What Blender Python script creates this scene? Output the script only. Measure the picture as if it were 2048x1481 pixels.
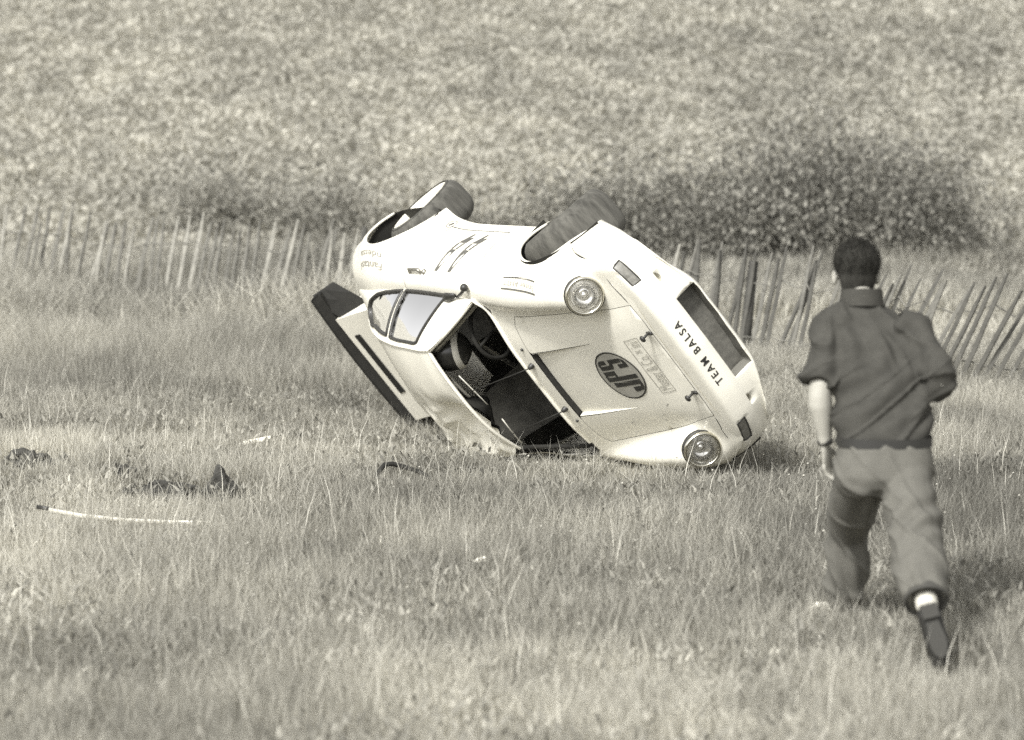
import bpy, bmesh, math, random
import numpy as np
from mathutils import Vector, Matrix, noise
from mathutils.geometry import delaunay_2d_cdt
from mathutils.bvhtree import BVHTree

for _o in list(bpy.data.objects):
    bpy.data.objects.remove(_o)
scene = bpy.context.scene
COL = scene.collection
random.seed(7)
rng = np.random.default_rng(7)
R_ = math.radians

# ------------------------------------------------------------------ camera
CAM_H = 2.45
PITCH = math.atan(625.5 / 6000.0)
cam_d = bpy.data.cameras.new('camera')
cam_d.sensor_width = 36.0
cam_d.lens = 36.0 * 6000.0 / 2048.0
cam_d.clip_start = 0.1
cam_d.clip_end = 3000.0
cam_d.dof.use_dof = True
cam_d.dof.focus_distance = 17.2
cam_d.dof.aperture_fstop = 2.0
cam = bpy.data.objects.new('camera', cam_d)
cam.location = (0, 0, CAM_H)
cam.rotation_euler = (math.pi / 2 - PITCH, 0, 0)
COL.objects.link(cam)
scene.camera = cam

# ------------------------------------------------------------------ sky and sun
SUN_TO = Vector((-0.385, -0.630, 0.690)).normalized()
sun_el = math.asin(SUN_TO.z)
sun_az = math.atan2(SUN_TO.x, SUN_TO.y)          # clockwise from +Y
world = bpy.data.worlds.new('World')
scene.world = world
world.use_nodes = True
wn = world.node_tree
wn.nodes.clear()
w_out = wn.nodes.new('ShaderNodeOutputWorld')
w_bg = wn.nodes.new('ShaderNodeBackground')
w_sky = wn.nodes.new('ShaderNodeTexSky')
w_sky.sky_type = 'NISHITA'
w_sky.sun_disc = False
w_sky.sun_elevation = sun_el
w_sky.sun_rotation = sun_az
w_sky.dust_density = 2.5
w_bw = wn.nodes.new('ShaderNodeRGBToBW')
w_bg.inputs['Strength'].default_value = 0.15
wn.links.new(w_sky.outputs[0], w_bw.inputs[0])
wn.links.new(w_bw.outputs[0], w_bg.inputs['Color'])
wn.links.new(w_bg.outputs[0], w_out.inputs['Surface'])
sun_d = bpy.data.lights.new('sun', 'SUN')
sun_d.energy = 2.5
sun_d.angle = R_(9.0)
sun_d.color = (1.0, 0.985, 0.95)
sun = bpy.data.objects.new('sun', sun_d)
sun.rotation_euler = SUN_TO.to_track_quat('Z', 'Y').to_euler()
sun.location = (-5, -10, 20)
COL.objects.link(sun)
scene.view_settings.view_transform = 'Standard'
scene.view_settings.look = 'None'
scene.view_settings.gamma = 1.0
scene.view_settings.exposure = 0.88
scene.view_settings.use_curve_mapping = False
scene.render.engine = 'CYCLES'
scene.cycles.use_denoising = False
scene.cycles.max_bounces = 6
scene.cycles.transparent_max_bounces = 16
scene.cycles.film_exposure = 1.0

# ------------------------------------------------------------------ materials (a black and white print: neutral, faintly warm)
TINT = (1.0, 0.965, 0.840)


def grey(v, a=1.0):
    t = TINT
    return (v * t[0], v * t[1], v * t[2], a)


def mat(name, v, rough=0.6, spec=0.5, noise_amt=0.0, noise_scale=8.0, coat=0.0, metal=0.0, bump=0.0, bump_scale=60.0,
        stretch=None, detail=5.0):
    m = bpy.data.materials.new(name)
    m.use_nodes = True
    nt = m.node_tree
    b = nt.nodes['Principled BSDF']
    b.inputs['Base Color'].default_value = grey(v)
    b.inputs['Roughness'].default_value = rough
    b.inputs['Specular IOR Level'].default_value = spec
    b.inputs['Coat Weight'].default_value = coat
    b.inputs['Coat Roughness'].default_value = 0.12
    b.inputs['Metallic'].default_value = metal
    if noise_amt or bump:
        tc = nt.nodes.new('ShaderNodeTexCoord')
        mp = nt.nodes.new('ShaderNodeMapping')
        if stretch:
            mp.inputs['Scale'].default_value = stretch
        nt.links.new(tc.outputs['Object'], mp.inputs['Vector'])
    if noise_amt:
        n = nt.nodes.new('ShaderNodeTexNoise')
        n.inputs['Scale'].default_value = noise_scale
        n.inputs['Detail'].default_value = detail
        n.inputs['Roughness'].default_value = 0.65
        r = nt.nodes.new('ShaderNodeMapRange')
        r.inputs['From Min'].default_value = 0.3
        r.inputs['From Max'].default_value = 0.7
        mx = nt.nodes.new('ShaderNodeMix')
        mx.data_type = 'RGBA'
        mx.inputs[6].default_value = grey(v * (1 - noise_amt))
        mx.inputs[7].default_value = grey(min(1.0, v * (1 + noise_amt)))
        nt.links.new(mp.outputs[0], n.inputs['Vector'])
        nt.links.new(n.outputs['Fac'], r.inputs['Value'])
        nt.links.new(r.outputs[0], mx.inputs['Factor'])
        nt.links.new(mx.outputs[2], b.inputs['Base Color'])
    if bump:
        n2 = nt.nodes.new('ShaderNodeTexNoise')
        n2.inputs['Scale'].default_value = bump_scale
        n2.inputs['Detail'].default_value = 4.0
        bp = nt.nodes.new('ShaderNodeBump')
        bp.inputs['Strength'].default_value = 1.0
        bp.inputs['Distance'].default_value = bump
        nt.links.new(mp.outputs[0], n2.inputs['Vector'])
        nt.links.new(n2.outputs['Fac'], bp.inputs['Height'])
        nt.links.new(bp.outputs[0], b.inputs['Normal'])
    return m


def glass_mat(name, tint=0.75, gloss=0.02, min_fac=0.06):
    m = bpy.data.materials.new(name)
    m.use_nodes = True
    nt = m.node_tree
    nt.nodes.clear()
    out = nt.nodes.new('ShaderNodeOutputMaterial')
    tr = nt.nodes.new('ShaderNodeBsdfTransparent')
    tr.inputs[0].default_value = (tint, tint, tint, 1)
    gl = nt.nodes.new('ShaderNodeBsdfGlossy')
    gl.inputs['Roughness'].default_value = gloss
    gl.inputs['Color'].default_value = (1, 1, 1, 1)
    fr = nt.nodes.new('ShaderNodeFresnel')
    fr.inputs['IOR'].default_value = 1.5
    mx = nt.nodes.new('ShaderNodeMixShader')
    mth = nt.nodes.new('ShaderNodeMath')
    mth.operation = 'MAXIMUM'
    mth.inputs[1].default_value = min_fac
    nt.links.new(fr.outputs[0], mth.inputs[0])
    nt.links.new(mth.outputs[0], mx.inputs[0])
    nt.links.new(tr.outputs[0], mx.inputs[1])
    nt.links.new(gl.outputs[0], mx.inputs[2])
    nt.links.new(mx.outputs[0], out.inputs[0])
    return m


def attr_mat(name, lo, hi, rough=0.7, attr='shade', transl=0.0):
    """foliage: the base colour runs from lo to hi with a per-blade value stored on the mesh"""
    m = bpy.data.materials.new(name)
    m.use_nodes = True
    nt = m.node_tree
    b = nt.nodes['Principled BSDF']
    b.inputs['Roughness'].default_value = rough
    b.inputs['Specular IOR Level'].default_value = 0.25
    at = nt.nodes.new('ShaderNodeAttribute')
    at.attribute_name = attr
    mx = nt.nodes.new('ShaderNodeMix')
    mx.data_type = 'RGBA'
    mx.inputs[6].default_value = grey(lo)
    mx.inputs[7].default_value = grey(hi)
    nt.links.new(at.outputs['Fac'], mx.inputs['Factor'])
    nt.links.new(mx.outputs[2], b.inputs['Base Color'])
    if transl:
        out = nt.nodes['Material Output']
        tl = nt.nodes.new('ShaderNodeBsdfTranslucent')
        ms = nt.nodes.new('ShaderNodeMixShader')
        ms.inputs[0].default_value = transl
        nt.links.new(mx.outputs[2], tl.inputs[0])
        nt.links.new(b.outputs[0], ms.inputs[1])
        nt.links.new(tl.outputs[0], ms.inputs[2])
        nt.links.new(ms.outputs[0], out.inputs[0])
    return m


# ------------------------------------------------------------------ object helpers
def link(name, me, parent=None, m=None):
    o = bpy.data.objects.new(name, me)
    COL.objects.link(o)
    if parent is not None:
        o.parent = parent
    if m is not None:
        me.materials.clear()
        me.materials.append(m)
    return o


def mesh_from(verts, faces, smooth=True, name='mesh'):
    me = bpy.data.meshes.new(name)
    me.from_pydata([tuple(map(float, v)) for v in verts], [], [tuple(int(i) for i in f) for f in faces])
    if smooth and len(me.polygons):
        me.polygons.foreach_set('use_smooth', [True] * len(me.polygons))
    me.update()
    return me


def empty(name, M=None, loc=None):
    o = bpy.data.objects.new(name, None)
    COL.objects.link(o)
    o.empty_display_size = 0.2
    if M is not None:
        o.matrix_world = M
    if loc is not None:
        o.location = loc
    return o


def tag(o, label, cat=None, group=None, kind=None):
    if label:
        o['label'] = label
    if cat:
        o['category'] = cat
    if group:
        o['group'] = group
    if kind:
        o['kind'] = kind
    return o


class MB:
    """collects shapes as (verts, faces)"""

    def __init__(self):
        self.v = []
        self.f = []

    def add(self, verts, faces):
        n = len(self.v)
        self.v.extend([tuple(map(float, p)) for p in verts])
        self.f.extend([tuple(int(i) + n for i in f) for f in faces])
        return self

    def box(self, c, s, rot=None):
        c = Vector(c)
        pts = []
        for x in (-.5, .5):
            for y in (-.5, .5):
                for z in (-.5, .5):
                    p = Vector((x * s[0], y * s[1], z * s[2]))
                    if rot is not None:
                        p = rot @ p
                    pts.append(c + p)
        return self.add(pts, [(0, 1, 3, 2), (4, 6, 7, 5), (0, 4, 5, 1), (2, 3, 7, 6), (0, 2, 6, 4), (1, 5, 7, 3)])

    def tube(self, pts, rad, seg=10, caps=True, up=None, flat=1.0):
        pts = [Vector(p) for p in pts]
        n = len(pts)
        if not hasattr(rad, '__len__'):
            rad = [rad] * n
        rings = []
        prev = None
        for i in range(n):
            t = (pts[min(i + 1, n - 1)] - pts[max(i - 1, 0)]).normalized()
            if prev is None:
                a = Vector(up) if up is not None else (Vector((0, 0, 1)) if abs(t.z) < 0.9 else Vector((1, 0, 0)))
            else:
                a = prev
            b = (a - t * a.dot(t))
            if b.length < 1e-6:
                b = t.orthogonal()
            b.normalize()
            prev = b
            c = t.cross(b)
            r = rad[i]
            rx, ry = (r if hasattr(r, '__len__') else (r, r * flat))
            rings.append([pts[i] + b * (rx * math.cos(2 * math.pi * k / seg)) + c * (ry * math.sin(2 * math.pi * k / seg)) for k in range(seg)])
        V = [p for r in rings for p in r]
        Fc = []
        for i in range(n - 1):
            for k in range(seg):
                k2 = (k + 1) % seg
                Fc.append((i * seg + k, i * seg + k2, (i + 1) * seg + k2, (i + 1) * seg + k))
        if caps:
            Fc.append(tuple(range(seg - 1, -1, -1)))
            Fc.append(tuple((n - 1) * seg + k for k in range(seg)))
        return self.add(V, Fc)

    def lathe(self, prof, M, seg=40, close=False):
        """prof: list of (r, h); turned about local Z, then moved by M"""
        V = []
        for r, h in prof:
            for k in range(seg):
                a = 2 * math.pi * k / seg
                V.append(M @ Vector((r * math.cos(a), r * math.sin(a), h)))
        n = len(prof)
        Fc = []
        for i in range(n if close else n - 1):
            j = (i + 1) % n
            for k in range(seg):
                k2 = (k + 1) % seg
                Fc.append((i * seg + k, i * seg + k2, j * seg + k2, j * seg + k))
        return self.add(V, Fc)

    def grid(self, P):
        """P: nested list [i][j] of points"""
        ni, nj = len(P), len(P[0])
        V = [p for r in P for p in r]
        return self.add(V, [(i * nj + j, i * nj + j + 1, (i + 1) * nj + j + 1, (i + 1) * nj + j) for i in range(ni - 1) for j in range(nj - 1)])

    def build(self, name, m, parent=None, smooth=True, warp=None):
        v = self.v
        if warp is not None:
            v = warp(np.array(v))
        me = mesh_from(v, self.f, smooth, name)
        return link(name, me, parent, m)


def auto_smooth(o, deg=35):
    me = o.data
    bm = bmesh.new()
    bm.from_mesh(me)
    lim = R_(deg)
    for e in bm.edges:
        if len(e.link_faces) == 2 and e.calc_face_angle(0) > lim:
            e.smooth = False
    bm.to_mesh(me)
    bm.free()
    return o


def sstep(x, a, b):
    t = np.clip((np.asarray(x, float) - a) / (b - a), 0, 1)
    return t * t * (3 - 2 * t)


# ------------------------------------------------------------------ lie of the land (used by everything that stands on it)
def vnoise(x, y, s, seed=0.0):
    """cheap smooth 2-D noise for arrays"""
    x = np.asarray(x, float) * s + seed * 17.3
    y = np.asarray(y, float) * s + seed * 9.1
    xi, yi = np.floor(x), np.floor(y)
    fx, fy = x - xi, y - yi
    fx = fx * fx * (3 - 2 * fx)
    fy = fy * fy * (3 - 2 * fy)

    def h(a, b):
        t = np.sin(a * 127.1 + b * 311.7) * 43758.5453
        return t - np.floor(t)
    return (h(xi, yi) * (1 - fx) + h(xi + 1, yi) * fx) * (1 - fy) + (h(xi, yi + 1) * (1 - fx) + h(xi + 1, yi + 1) * fx) * fy


def ground_z(x, y):
    x = np.asarray(x, float)
    y = np.asarray(y, float)
    z = 0.05 * (vnoise(x, y, 0.5, 1) - .5) + 0.02 * (vnoise(x, y, 1.7, 2) - .5)
    z = z - 0.20 * np.exp(-(((x + 0.35) / 1.5) ** 2 + ((y - 19.9) / 1.3) ** 2))
    z = z - 0.07 * np.exp(-(((x - 1.25) / 1.0) ** 2 + ((y - 17.2) / .75) ** 2))
    d = np.maximum(y - 31.0, 0)
    hill = 0.26 * np.where(d < 4, d * d / 8.0, d - 2.0)
    hill = np.where(d > 150, 0.26 * 148 + (d - 150) * 0.02, hill)
    return z + hill + 0.25 * (vnoise(x, y, 0.12, 5) - .5) * sstep(y, 31, 40)
# ================================================================== the overturned racing car
# car space: X forward from the front axle, Y to the car's left, Z up from the road the wheels would stand on
CF, CL, CU = (0.409, -0.912, 0.037), (-0.586, -0.232, 0.776), (-0.699, -0.339, -0.630)
CT = (1.018, 17.746, 1.043)
_Rm = Matrix((CF, CL, CU)).transposed()
_Rm = _Rm.to_quaternion().to_matrix()
CAR_M = Matrix.Translation(CT) @ _Rm.to_4x4()
_Rn = np.array(_Rm)
_Tn = np.array(CT)
UP_CAR = _Rn.T @ np.array([0, 0, 1.0])


def crush(v, soft=0.05, lift=0.015):
    """metal that would lie below the turf is pushed back up out of it"""
    v = np.array(v, float)
    k = np.exp(-((v[:, 0] + 1.05) / .38) ** 2 - ((v[:, 1] + .52) / .34) ** 2) * sstep(v[:, 2], .84, 1.10)
    v[:, 2] -= .085 * k
    v[:, 1] += .03 * k
    w = v @ _Rn.T + _Tn
    g = ground_z(w[:, 0], w[:, 1]) + lift
    d = w[:, 2] - g
    nd = soft * np.logaddexp(0, d / soft)
    return v + np.outer(nd - d, UP_CAR)


def paint_mat():
    """white paint with faint road dirt and a few grass-stain smears"""
    m = mat('white_car_paint', 0.80, 0.34, 0.5, 0.05, 3.0, coat=0.3)
    nt = m.node_tree
    b = nt.nodes['Principled BSDF']
    src = b.inputs['Base Color'].links[0].from_socket
    tc = nt.nodes.new('ShaderNodeTexCoord')
    mp = nt.nodes.new('ShaderNodeMapping')
    mp.inputs['Scale'].default_value = (5.0, 13.0, 7.0)
    mp.inputs['Rotation'].default_value = (0.4, 0.2, 0.7)
    n = nt.nodes.new('ShaderNodeTexNoise')
    n.inputs['Scale'].default_value = 1.0
    n.inputs['Detail'].default_value = 9.0
    n.inputs['Roughness'].default_value = 0.72
    r = nt.nodes.new('ShaderNodeMapRange')
    r.inputs['From Min'].default_value = 0.60
    r.inputs['From Max'].default_value = 0.80
    r.inputs['To Max'].default_value = 0.55
    mx = nt.nodes.new('ShaderNodeMix')
    mx.data_type = 'RGBA'
    mx.inputs[7].default_value = grey(0.30)
    nt.links.new(tc.outputs['Object'], mp.inputs['Vector'])
    nt.links.new(mp.outputs[0], n.inputs['Vector'])
    nt.links.new(n.outputs['Fac'], r.inputs['Value'])
    nt.links.new(r.outputs[0], mx.inputs['Factor'])
    nt.links.new(src, mx.inputs[6])
    nt.links.new(mx.outputs[2], b.inputs['Base Color'])
    return m


M_paint = paint_mat()
M_black = mat('black_rubber', 0.022, 0.75, 0.3, 0.2, 20)
M_trim = mat('dark_trim', 0.03, 0.45)
M_grey_trim = mat('dull_metal_trim', 0.30, 0.35, metal=0.7)
M_tyre = mat('tyre_rubber', 0.095, 0.85, 0.25, 0.5, 3.0, bump=0.003, bump_scale=14, stretch=(6, 6, 1.2))
M_interior = mat('dark_interior', 0.028, 0.85, 0.2, 0.3, 9)
M_cloth = mat('grey_interior_cloth', 0.095, 0.9, 0.2, 0.35, 12)
M_rim = mat('polished_rim', 0.85, 0.35, metal=0.25, noise_amt=0.08)
M_chrome = mat('chrome_ring', 0.72, 0.16, metal=1.0)
M_lens = glass_mat('lamp_glass', 0.98, 0.02, 0.05)
M_reflect = mat('lamp_reflector', 0.93, 0.16, metal=0.7)
M_reflect.node_tree.nodes['Principled BSDF'].inputs['Base Color'].default_value = (.93, .915, .86, 1)
M_glass = glass_mat('window_glass', 0.80, 0.015, 0.10)
M_shield = glass_mat('windscreen_glass', 0.62, 0.02, 0.035)
M_signal = mat('signal_lens', 0.17, 0.3, noise_amt=0.3, noise_scale=40)
M_print = mat('black_print', 0.022, 0.5)
M_print_g = mat('grey_print', 0.36, 0.55)
M_decal_g = mat('oval_badge_ground', 0.33, 0.5)
M_pale = mat('pale_strip', 0.62, 0.6)

ST = {   # X: centre, hood mid, hood edge, crown, shoulder, side, low side, sill  -> (y, z)
    0.690: [(0, .528), (.30, .525), (.44, .512), (.585, .492), (.660, .478), (.705, .43), (.710, .36), (.69, .26)],
    0.600: [(0, .567), (.30, .563), (.445, .545), (.585, .525), (.685, .512), (.745, .45), (.750, .37), (.73, .26)],
    0.525: [(0, .600), (.30, .596), (.445, .572), (.585, .552), (.70, .545), (.765, .47), (.770, .38), (.74, .26)],
    0.470: [(0, .622), (.30, .617), (.45, .598), (.585, .660), (.71, .610), (.775, .49), (.780, .38), (.75, .26)],
    0.410: [(0, .645), (.30, .639), (.455, .618), (.587, .752), (.715, .680), (.785, .51), (.790, .39), (.76, .26)],
    0.200: [(0, .702), (.30, .695), (.47, .668), (.595, .786), (.725, .720), (.800, .55), (.800, .40), (.77, .26)],
    0.000: [(0, .752), (.30, .744), (.48, .712), (.605, .812), (.735, .748), (.810, .58), (.806, .43), (.775, .26)],
    -0.30: [(0, .824), (.30, .814), (.505, .774), (.620, .830), (.735, .772), (.800, .60), (.798, .45), (.765, .27)],
    -0.60: [(0, .872), (.30, .862), (.55, .820), (.650, .832), (.740, .782), (.796, .61), (.794, .46), (.760, .275)],
    -0.90: [(0, .872), (.30, .862), (.58, .824), (.674, .830), (.752, .782), (.805, .61), (.800, .46), (.762, .275)],
    -1.40: [(0, .825), (.30, .825), (.60, .822), (.690, .826), (.765, .780), (.812, .61), (.806, .46), (.768, .275)],
    -1.75: [(0, .840), (.30, .835), (.60, .826), (.694, .830), (.775, .785), (.828, .63), (.824, .46), (.795, .255)],
    -2.00: [(0, .870), (.30, .855), (.59, .835), (.686, .838), (.785, .790), (.855, .65), (.850, .46), (.82, .22)],
    -2.27: [(0, .880), (.30, .870), (.56, .845), (.672, .842), (.790, .790), (.872, .66), (.868, .48), (.84, .25)],
    -2.60: [(0, .850), (.30, .840), (.50, .825), (.640, .815), (.765, .760), (.850, .64), (.850, .48), (.82, .28)],
    -2.90: [(0, .760), (.30, .752), (.46, .745), (.590, .735), (.705, .690), (.790, .59), (.795, .46), (.76, .30)],
    -3.08: [(0, .650), (.30, .645), (.43, .640), (.540, .630), (.640, .595), (.715, .53), (.720, .44), (.69, .31)],
    -3.17: [(0, .560), (.30, .556), (.42, .552), (.500, .545), (.580, .530), (.640, .49), (.645, .43), (.62, .32)],
}
_XS = np.array(sorted(ST))
_PS = np.array([ST[x] for x in sorted(ST)])          # n, 8, 2


def _tang(xs, P):
    h = np.diff(xs)
    d = np.diff(P, axis=0) / h.reshape((-1,) + (1,) * (P.ndim - 1))
    m = np.zeros_like(P)
    m[0], m[-1] = d[0], d[-1]
    a, b = d[:-1], d[1:]
    w1 = (2 * h[1:] + h[:-1]).reshape((-1,) + (1,) * (P.ndim - 1))
    w2 = (h[1:] + 2 * h[:-1]).reshape((-1,) + (1,) * (P.ndim - 1))
    with np.errstate(divide='ignore', invalid='ignore'):
        hm = (w1 + w2) / (w1 / a + w2 / b)
    m[1:-1] = np.where(a * b > 0, np.nan_to_num(hm), 0)
    return m


_MS = _tang(_XS, _PS)


def herm(xs, P, m, x):
    x = np.clip(np.asarray(x, float), xs[0], xs[-1])
    i = np.clip(np.searchsorted(xs, x) - 1, 0, len(xs) - 2)
    h = xs[i + 1] - xs[i]
    t = (x - xs[i]) / h
    sh = (-1,) + (1,) * (P.ndim - 1)
    t = t.reshape(sh)
    h = h.reshape(sh)
    return (2 * t**3 - 3 * t**2 + 1) * P[i] + (t**3 - 2 * t**2 + t) * h * m[i] + (-2 * t**3 + 3 * t**2) * P[i + 1] + (t**3 - t**2) * h * m[i + 1]


AR_F = (0.03, 0.30, 0.350)      # wheel arch: centre X, centre Z, radius
AR_R = (-2.25, 0.31, 0.365)


def lower(X, s):
    """lower body, left half: s = 0 centre line over the top ... 7 sill"""
    X = np.atleast_1d(np.asarray(X, float))
    s = np.atleast_1d(np.asarray(s, float))
    C = herm(_XS, _PS, _MS, X)                       # n, 8, 2
    i = np.clip(np.floor(s).astype(int), 0, 6)
    t = (s - i)[:, None]
    n = np.arange(len(X))
    p1, p2 = C[n, i], C[n, i + 1]
    p0 = np.where((i > 0)[:, None], C[n, np.maximum(i - 1, 0)], np.stack([-p2[:, 0], p2[:, 1]], 1))
    p3 = np.where((i < 6)[:, None], C[n, np.minimum(i + 2, 7)], 2 * p2 - p1)
    q = 0.5 * (2 * p1 + (p2 - p0) * t + (2 * p0 - 5 * p1 + 4 * p2 - p3) * t**2 + (3 * p1 - p0 - 3 * p2 + p3) * t**3)
    y, z = q[:, 0].copy(), q[:, 1].copy()
    for (cx, cz, ra), amp in ((AR_F, 0.040), (AR_R, 0.050)):
        r = np.hypot(X - cx, z - cz)
        w = np.exp(-(np.maximum(r - ra, 0) / 0.11) ** 2) * sstep(s, 3.6, 4.8)
        y += amp * w
    return np.stack([X, y, z], 1)


def in_poly(P, poly):
    P = np.asarray(P, float)
    poly = np.asarray(poly, float)
    a, b = poly, np.roll(poly, -1, 0)
    ins = np.zeros(len(P), bool)
    for (x0, y0), (x1, y1) in zip(a, b):
        if y0 == y1:
            continue
        c = ((y0 > P[:, 1]) != (y1 > P[:, 1])) & (P[:, 0] < (x1 - x0) * (P[:, 1] - y0) / (y1 - y0) + x0)
        ins ^= c
    return ins


def seg_dist(P, poly):
    d = np.full(len(P), 1e9)
    a, b = poly, np.roll(poly, -1, 0)
    for p, q in zip(a, b):
        e = q - p
        L = e @ e
        if L < 1e-14:
            continue
        t = np.clip(((P - p) @ e) / L, 0, 1)
        d = np.minimum(d, np.hypot(*(P - (p + t[:, None] * e)).T))
    return d


def dense(poly, step, closed=True):
    out = []
    n = len(poly)
    for i in range(n if closed else n - 1):
        p, q = np.array(poly[i], float), np.array(poly[(i + 1) % n], float)
        k = max(1, int(np.ceil(np.hypot(*(q - p)) / step)))
        out += [p + (q - p) * j / k for j in range(k)]
    if not closed:
        out.append(np.array(poly[-1], float))
    return np.array(out)


def patch(poly, holes, step, fn, sc=0.12):
    """triangulated surface patch: outline and holes given in the surface's own two parameters"""
    S = np.array([1.0, sc])
    loops = [dense(np.array(p, float) * S, step) for p in [poly] + list(holes)]
    lo, hi = loops[0].min(0), loops[0].max(0)
    gx, gy = np.meshgrid(np.arange(lo[0] + step * .5, hi[0], step), np.arange(lo[1] + step * .5, hi[1], step))
    G = np.stack([gx.ravel(), gy.ravel()], 1)
    G[:, 0] += (np.round(G[:, 1] / step) % 2) * step * .5
    ok = in_poly(G, loops[0])
    for h in loops[1:]:
        ok &= ~in_poly(G, h)
    G = G[ok]
    for lp in loops:
        G = G[seg_dist(G, lp) > step * .45]
    pts, ed = [], []
    for lp in loops:
        n0 = len(pts)
        pts += [Vector(p) for p in lp]
        ed += [(n0 + i, n0 + (i + 1) % len(lp)) for i in range(len(lp))]
    pts += [Vector(p) for p in G]
    v, e, f, *_ = delaunay_2d_cdt(pts, ed, [], 0, 1e-6)
    V = np.array([tuple(p) for p in v])
    F = np.array(f)
    c = V[F].mean(1)
    ok = in_poly(c, loops[0])
    for h in loops[1:]:
        ok &= ~in_poly(c, h)
    F = F[ok]
    Q = V / S
    return fn(Q[:, 0], Q[:, 1]), F


def mirror_join(V, F, both=True):
    Vm = V * np.array([1, -1, 1])
    Fm = F[:, ::-1]
    if not both:
        return Vm, Fm
    return np.vstack([V, Vm]), np.vstack([F, Fm + len(V)])


def panel(name, V, F, m, parent, weld=True, warp=True, thick=0.0, face=None):
    if warp:
        V = crush(V)
    if face is not None:
        V_, F_ = np.asarray(V), np.asarray(F)
        nn = np.cross(V_[F_[:, 1]] - V_[F_[:, 0]], V_[F_[:, 2]] - V_[F_[:, 0]]).sum(0)
        if nn @ np.array(face) < 0:
            F = F_[:, ::-1]
    me = mesh_from(V, F, True, name)
    if weld:
        bm = bmesh.new()
        bm.from_mesh(me)
        bmesh.ops.remove_doubles(bm, verts=bm.verts, dist=0.0006)
        bmesh.ops.recalc_face_normals(bm, faces=bm.faces)
        bm.to_mesh(me)
        bm.free()
        me.polygons.foreach_set('use_smooth', [True] * len(me.polygons))
    o = link(name, me, parent, m)
    if thick:
        md = o.modifiers.new('thickness', 'SOLIDIFY')
        md.thickness = thick
        md.offset = -1
    return o


car = empty('racing_car', CAR_M)
tag(car, 'white rally racing car overturned onto its right side, wheels in the air, roof dented', 'car')


def s_at(x, z):
    """side parameter s where the body has height z at station x"""
    a, b = 3.4, 7.0
    for _ in range(40):
        m_ = (a + b) / 2
        if lower([x], [m_])[0, 2] > z:
            a = m_
        else:
            b = m_
    return (a + b) / 2


def arch_pts(A, n=36):
    cx, cz, r = A
    out = []
    for k in range(n + 1):
        a = math.pi * k / n
        x, z = cx + r * math.cos(a), cz + r * math.sin(a)
        out.append((x, s_at(x, z)))
    return out                                        # front to rear


# door outline in (X, s)
DOOR = [(-0.74, 3.02), (-1.69, 3.02), (-1.70, 5.0), (-1.66, 6.55), (-0.80, 6.55), (-0.72, 5.0)]
DOOR_H = [(-0.735, 2.999), (-1.696, 2.999), (-1.706, 5.0), (-1.665, 6.59), (-0.795, 6.59), (-0.713, 5.0)]
HOOD = [(0.672, 0.0), (0.668, 1.0), (0.645, 1.80), (0.40, 1.90), (-0.10, 1.93), (-0.38, 1.90), (-0.42, 1.6), (-0.42, 0.9), (-0.41, 0.83), (0.17, 0.80), (0.17, 0.0)]
HOOD_H = [(0.676, -.0001), (0.672, 1.0), (0.649, 1.825), (0.40, 1.922), (-0.10, 1.952), (-0.382, 1.922), (-0.4235, 1.61), (-0.4235, 0.9), (-0.4235, -.0001)]
af, ar = arch_pts(AR_F), arch_pts(AR_R)
af_top = [(x, s_) for x, s_ in af if lower([x], [s_])[0, 2] > .455 or x < 0]
outline = ([(0.69, 1.2), (0.69, 3), (0.69, 3.5), (0.62, 4.10), (0.50, 4.55), (0.40, 4.95)] + af_top + [(af[-1][0], 7), (ar[0][0], 7)] + ar + [(ar[-1][0], 7), (-3.17, 7), (-3.17, 4), (-3.17, 0)] +
           [(-2.72, 0), (-2.68, 1.5), (-2.60, 2.4), (-2.45, 3.0), (-1.696, 3.0), (-1.70, 3.0)] +
           [(-0.735, 3.0), (-0.69, 3.0), (-0.625, 2.2), (-0.575, 1.2), (-0.56, 0.0)] + [(x, s) for x, s in HOOD_H[::-1]] + [(0.676, 0.0), (0.69, 0.0)])
outline = [p for i, p in enumerate(outline) if i == 0 or abs(p[0] - outline[i - 1][0]) + abs(p[1] - outline[i - 1][1]) > 1e-5]
# round opening for the headlamp
LAMP_C = Vector((.468, .588, .650))
LAMP_N = Vector((.93, .10, .34)).normalized()


def s_by_y(x, y_):
    a, b_ = 1.9, 4.6
    for _ in range(40):
        m_ = (a + b_) / 2
        if lower([x], [m_])[0, 1] < y_:
            a = m_
        else:
            b_ = m_
    return (a + b_) / 2


_Lm = Matrix.Translation(LAMP_C) @ LAMP_N.to_track_quat('Z', 'Y').to_matrix().to_4x4()
lamp_hole = []
for k in range(28):
    p_ = _Lm @ Vector((.103 * math.cos(2 * math.pi * k / 28), .103 * math.sin(2 * math.pi * k / 28), 0))
    lamp_hole.append((p_.x, s_by_y(p_.x, p_.y)))
V, F = patch(outline, [[(x, max(s, 3.004)) for x, s in DOOR_H], lamp_hole], 0.030, lower)
V, F = mirror_join(V, F)
shell = panel('body_shell', V, F, M_paint, car)

# hood
V, F = patch(HOOD, [], 0.03, lower)
V, F = mirror_join(V, F)
hood = panel('hood', V, F, M_paint, car)
hood_bvh = BVHTree.FromPolygons([tuple(p) for p in V], [tuple(f) for f in F])


def hood_z(x, y):
    h = hood_bvh.ray_cast(Vector((x, y, 2)), Vector((0, 0, -1)))
    return h[0].z if h[0] else float(lower([x], [1.0])[0, 2])


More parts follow.
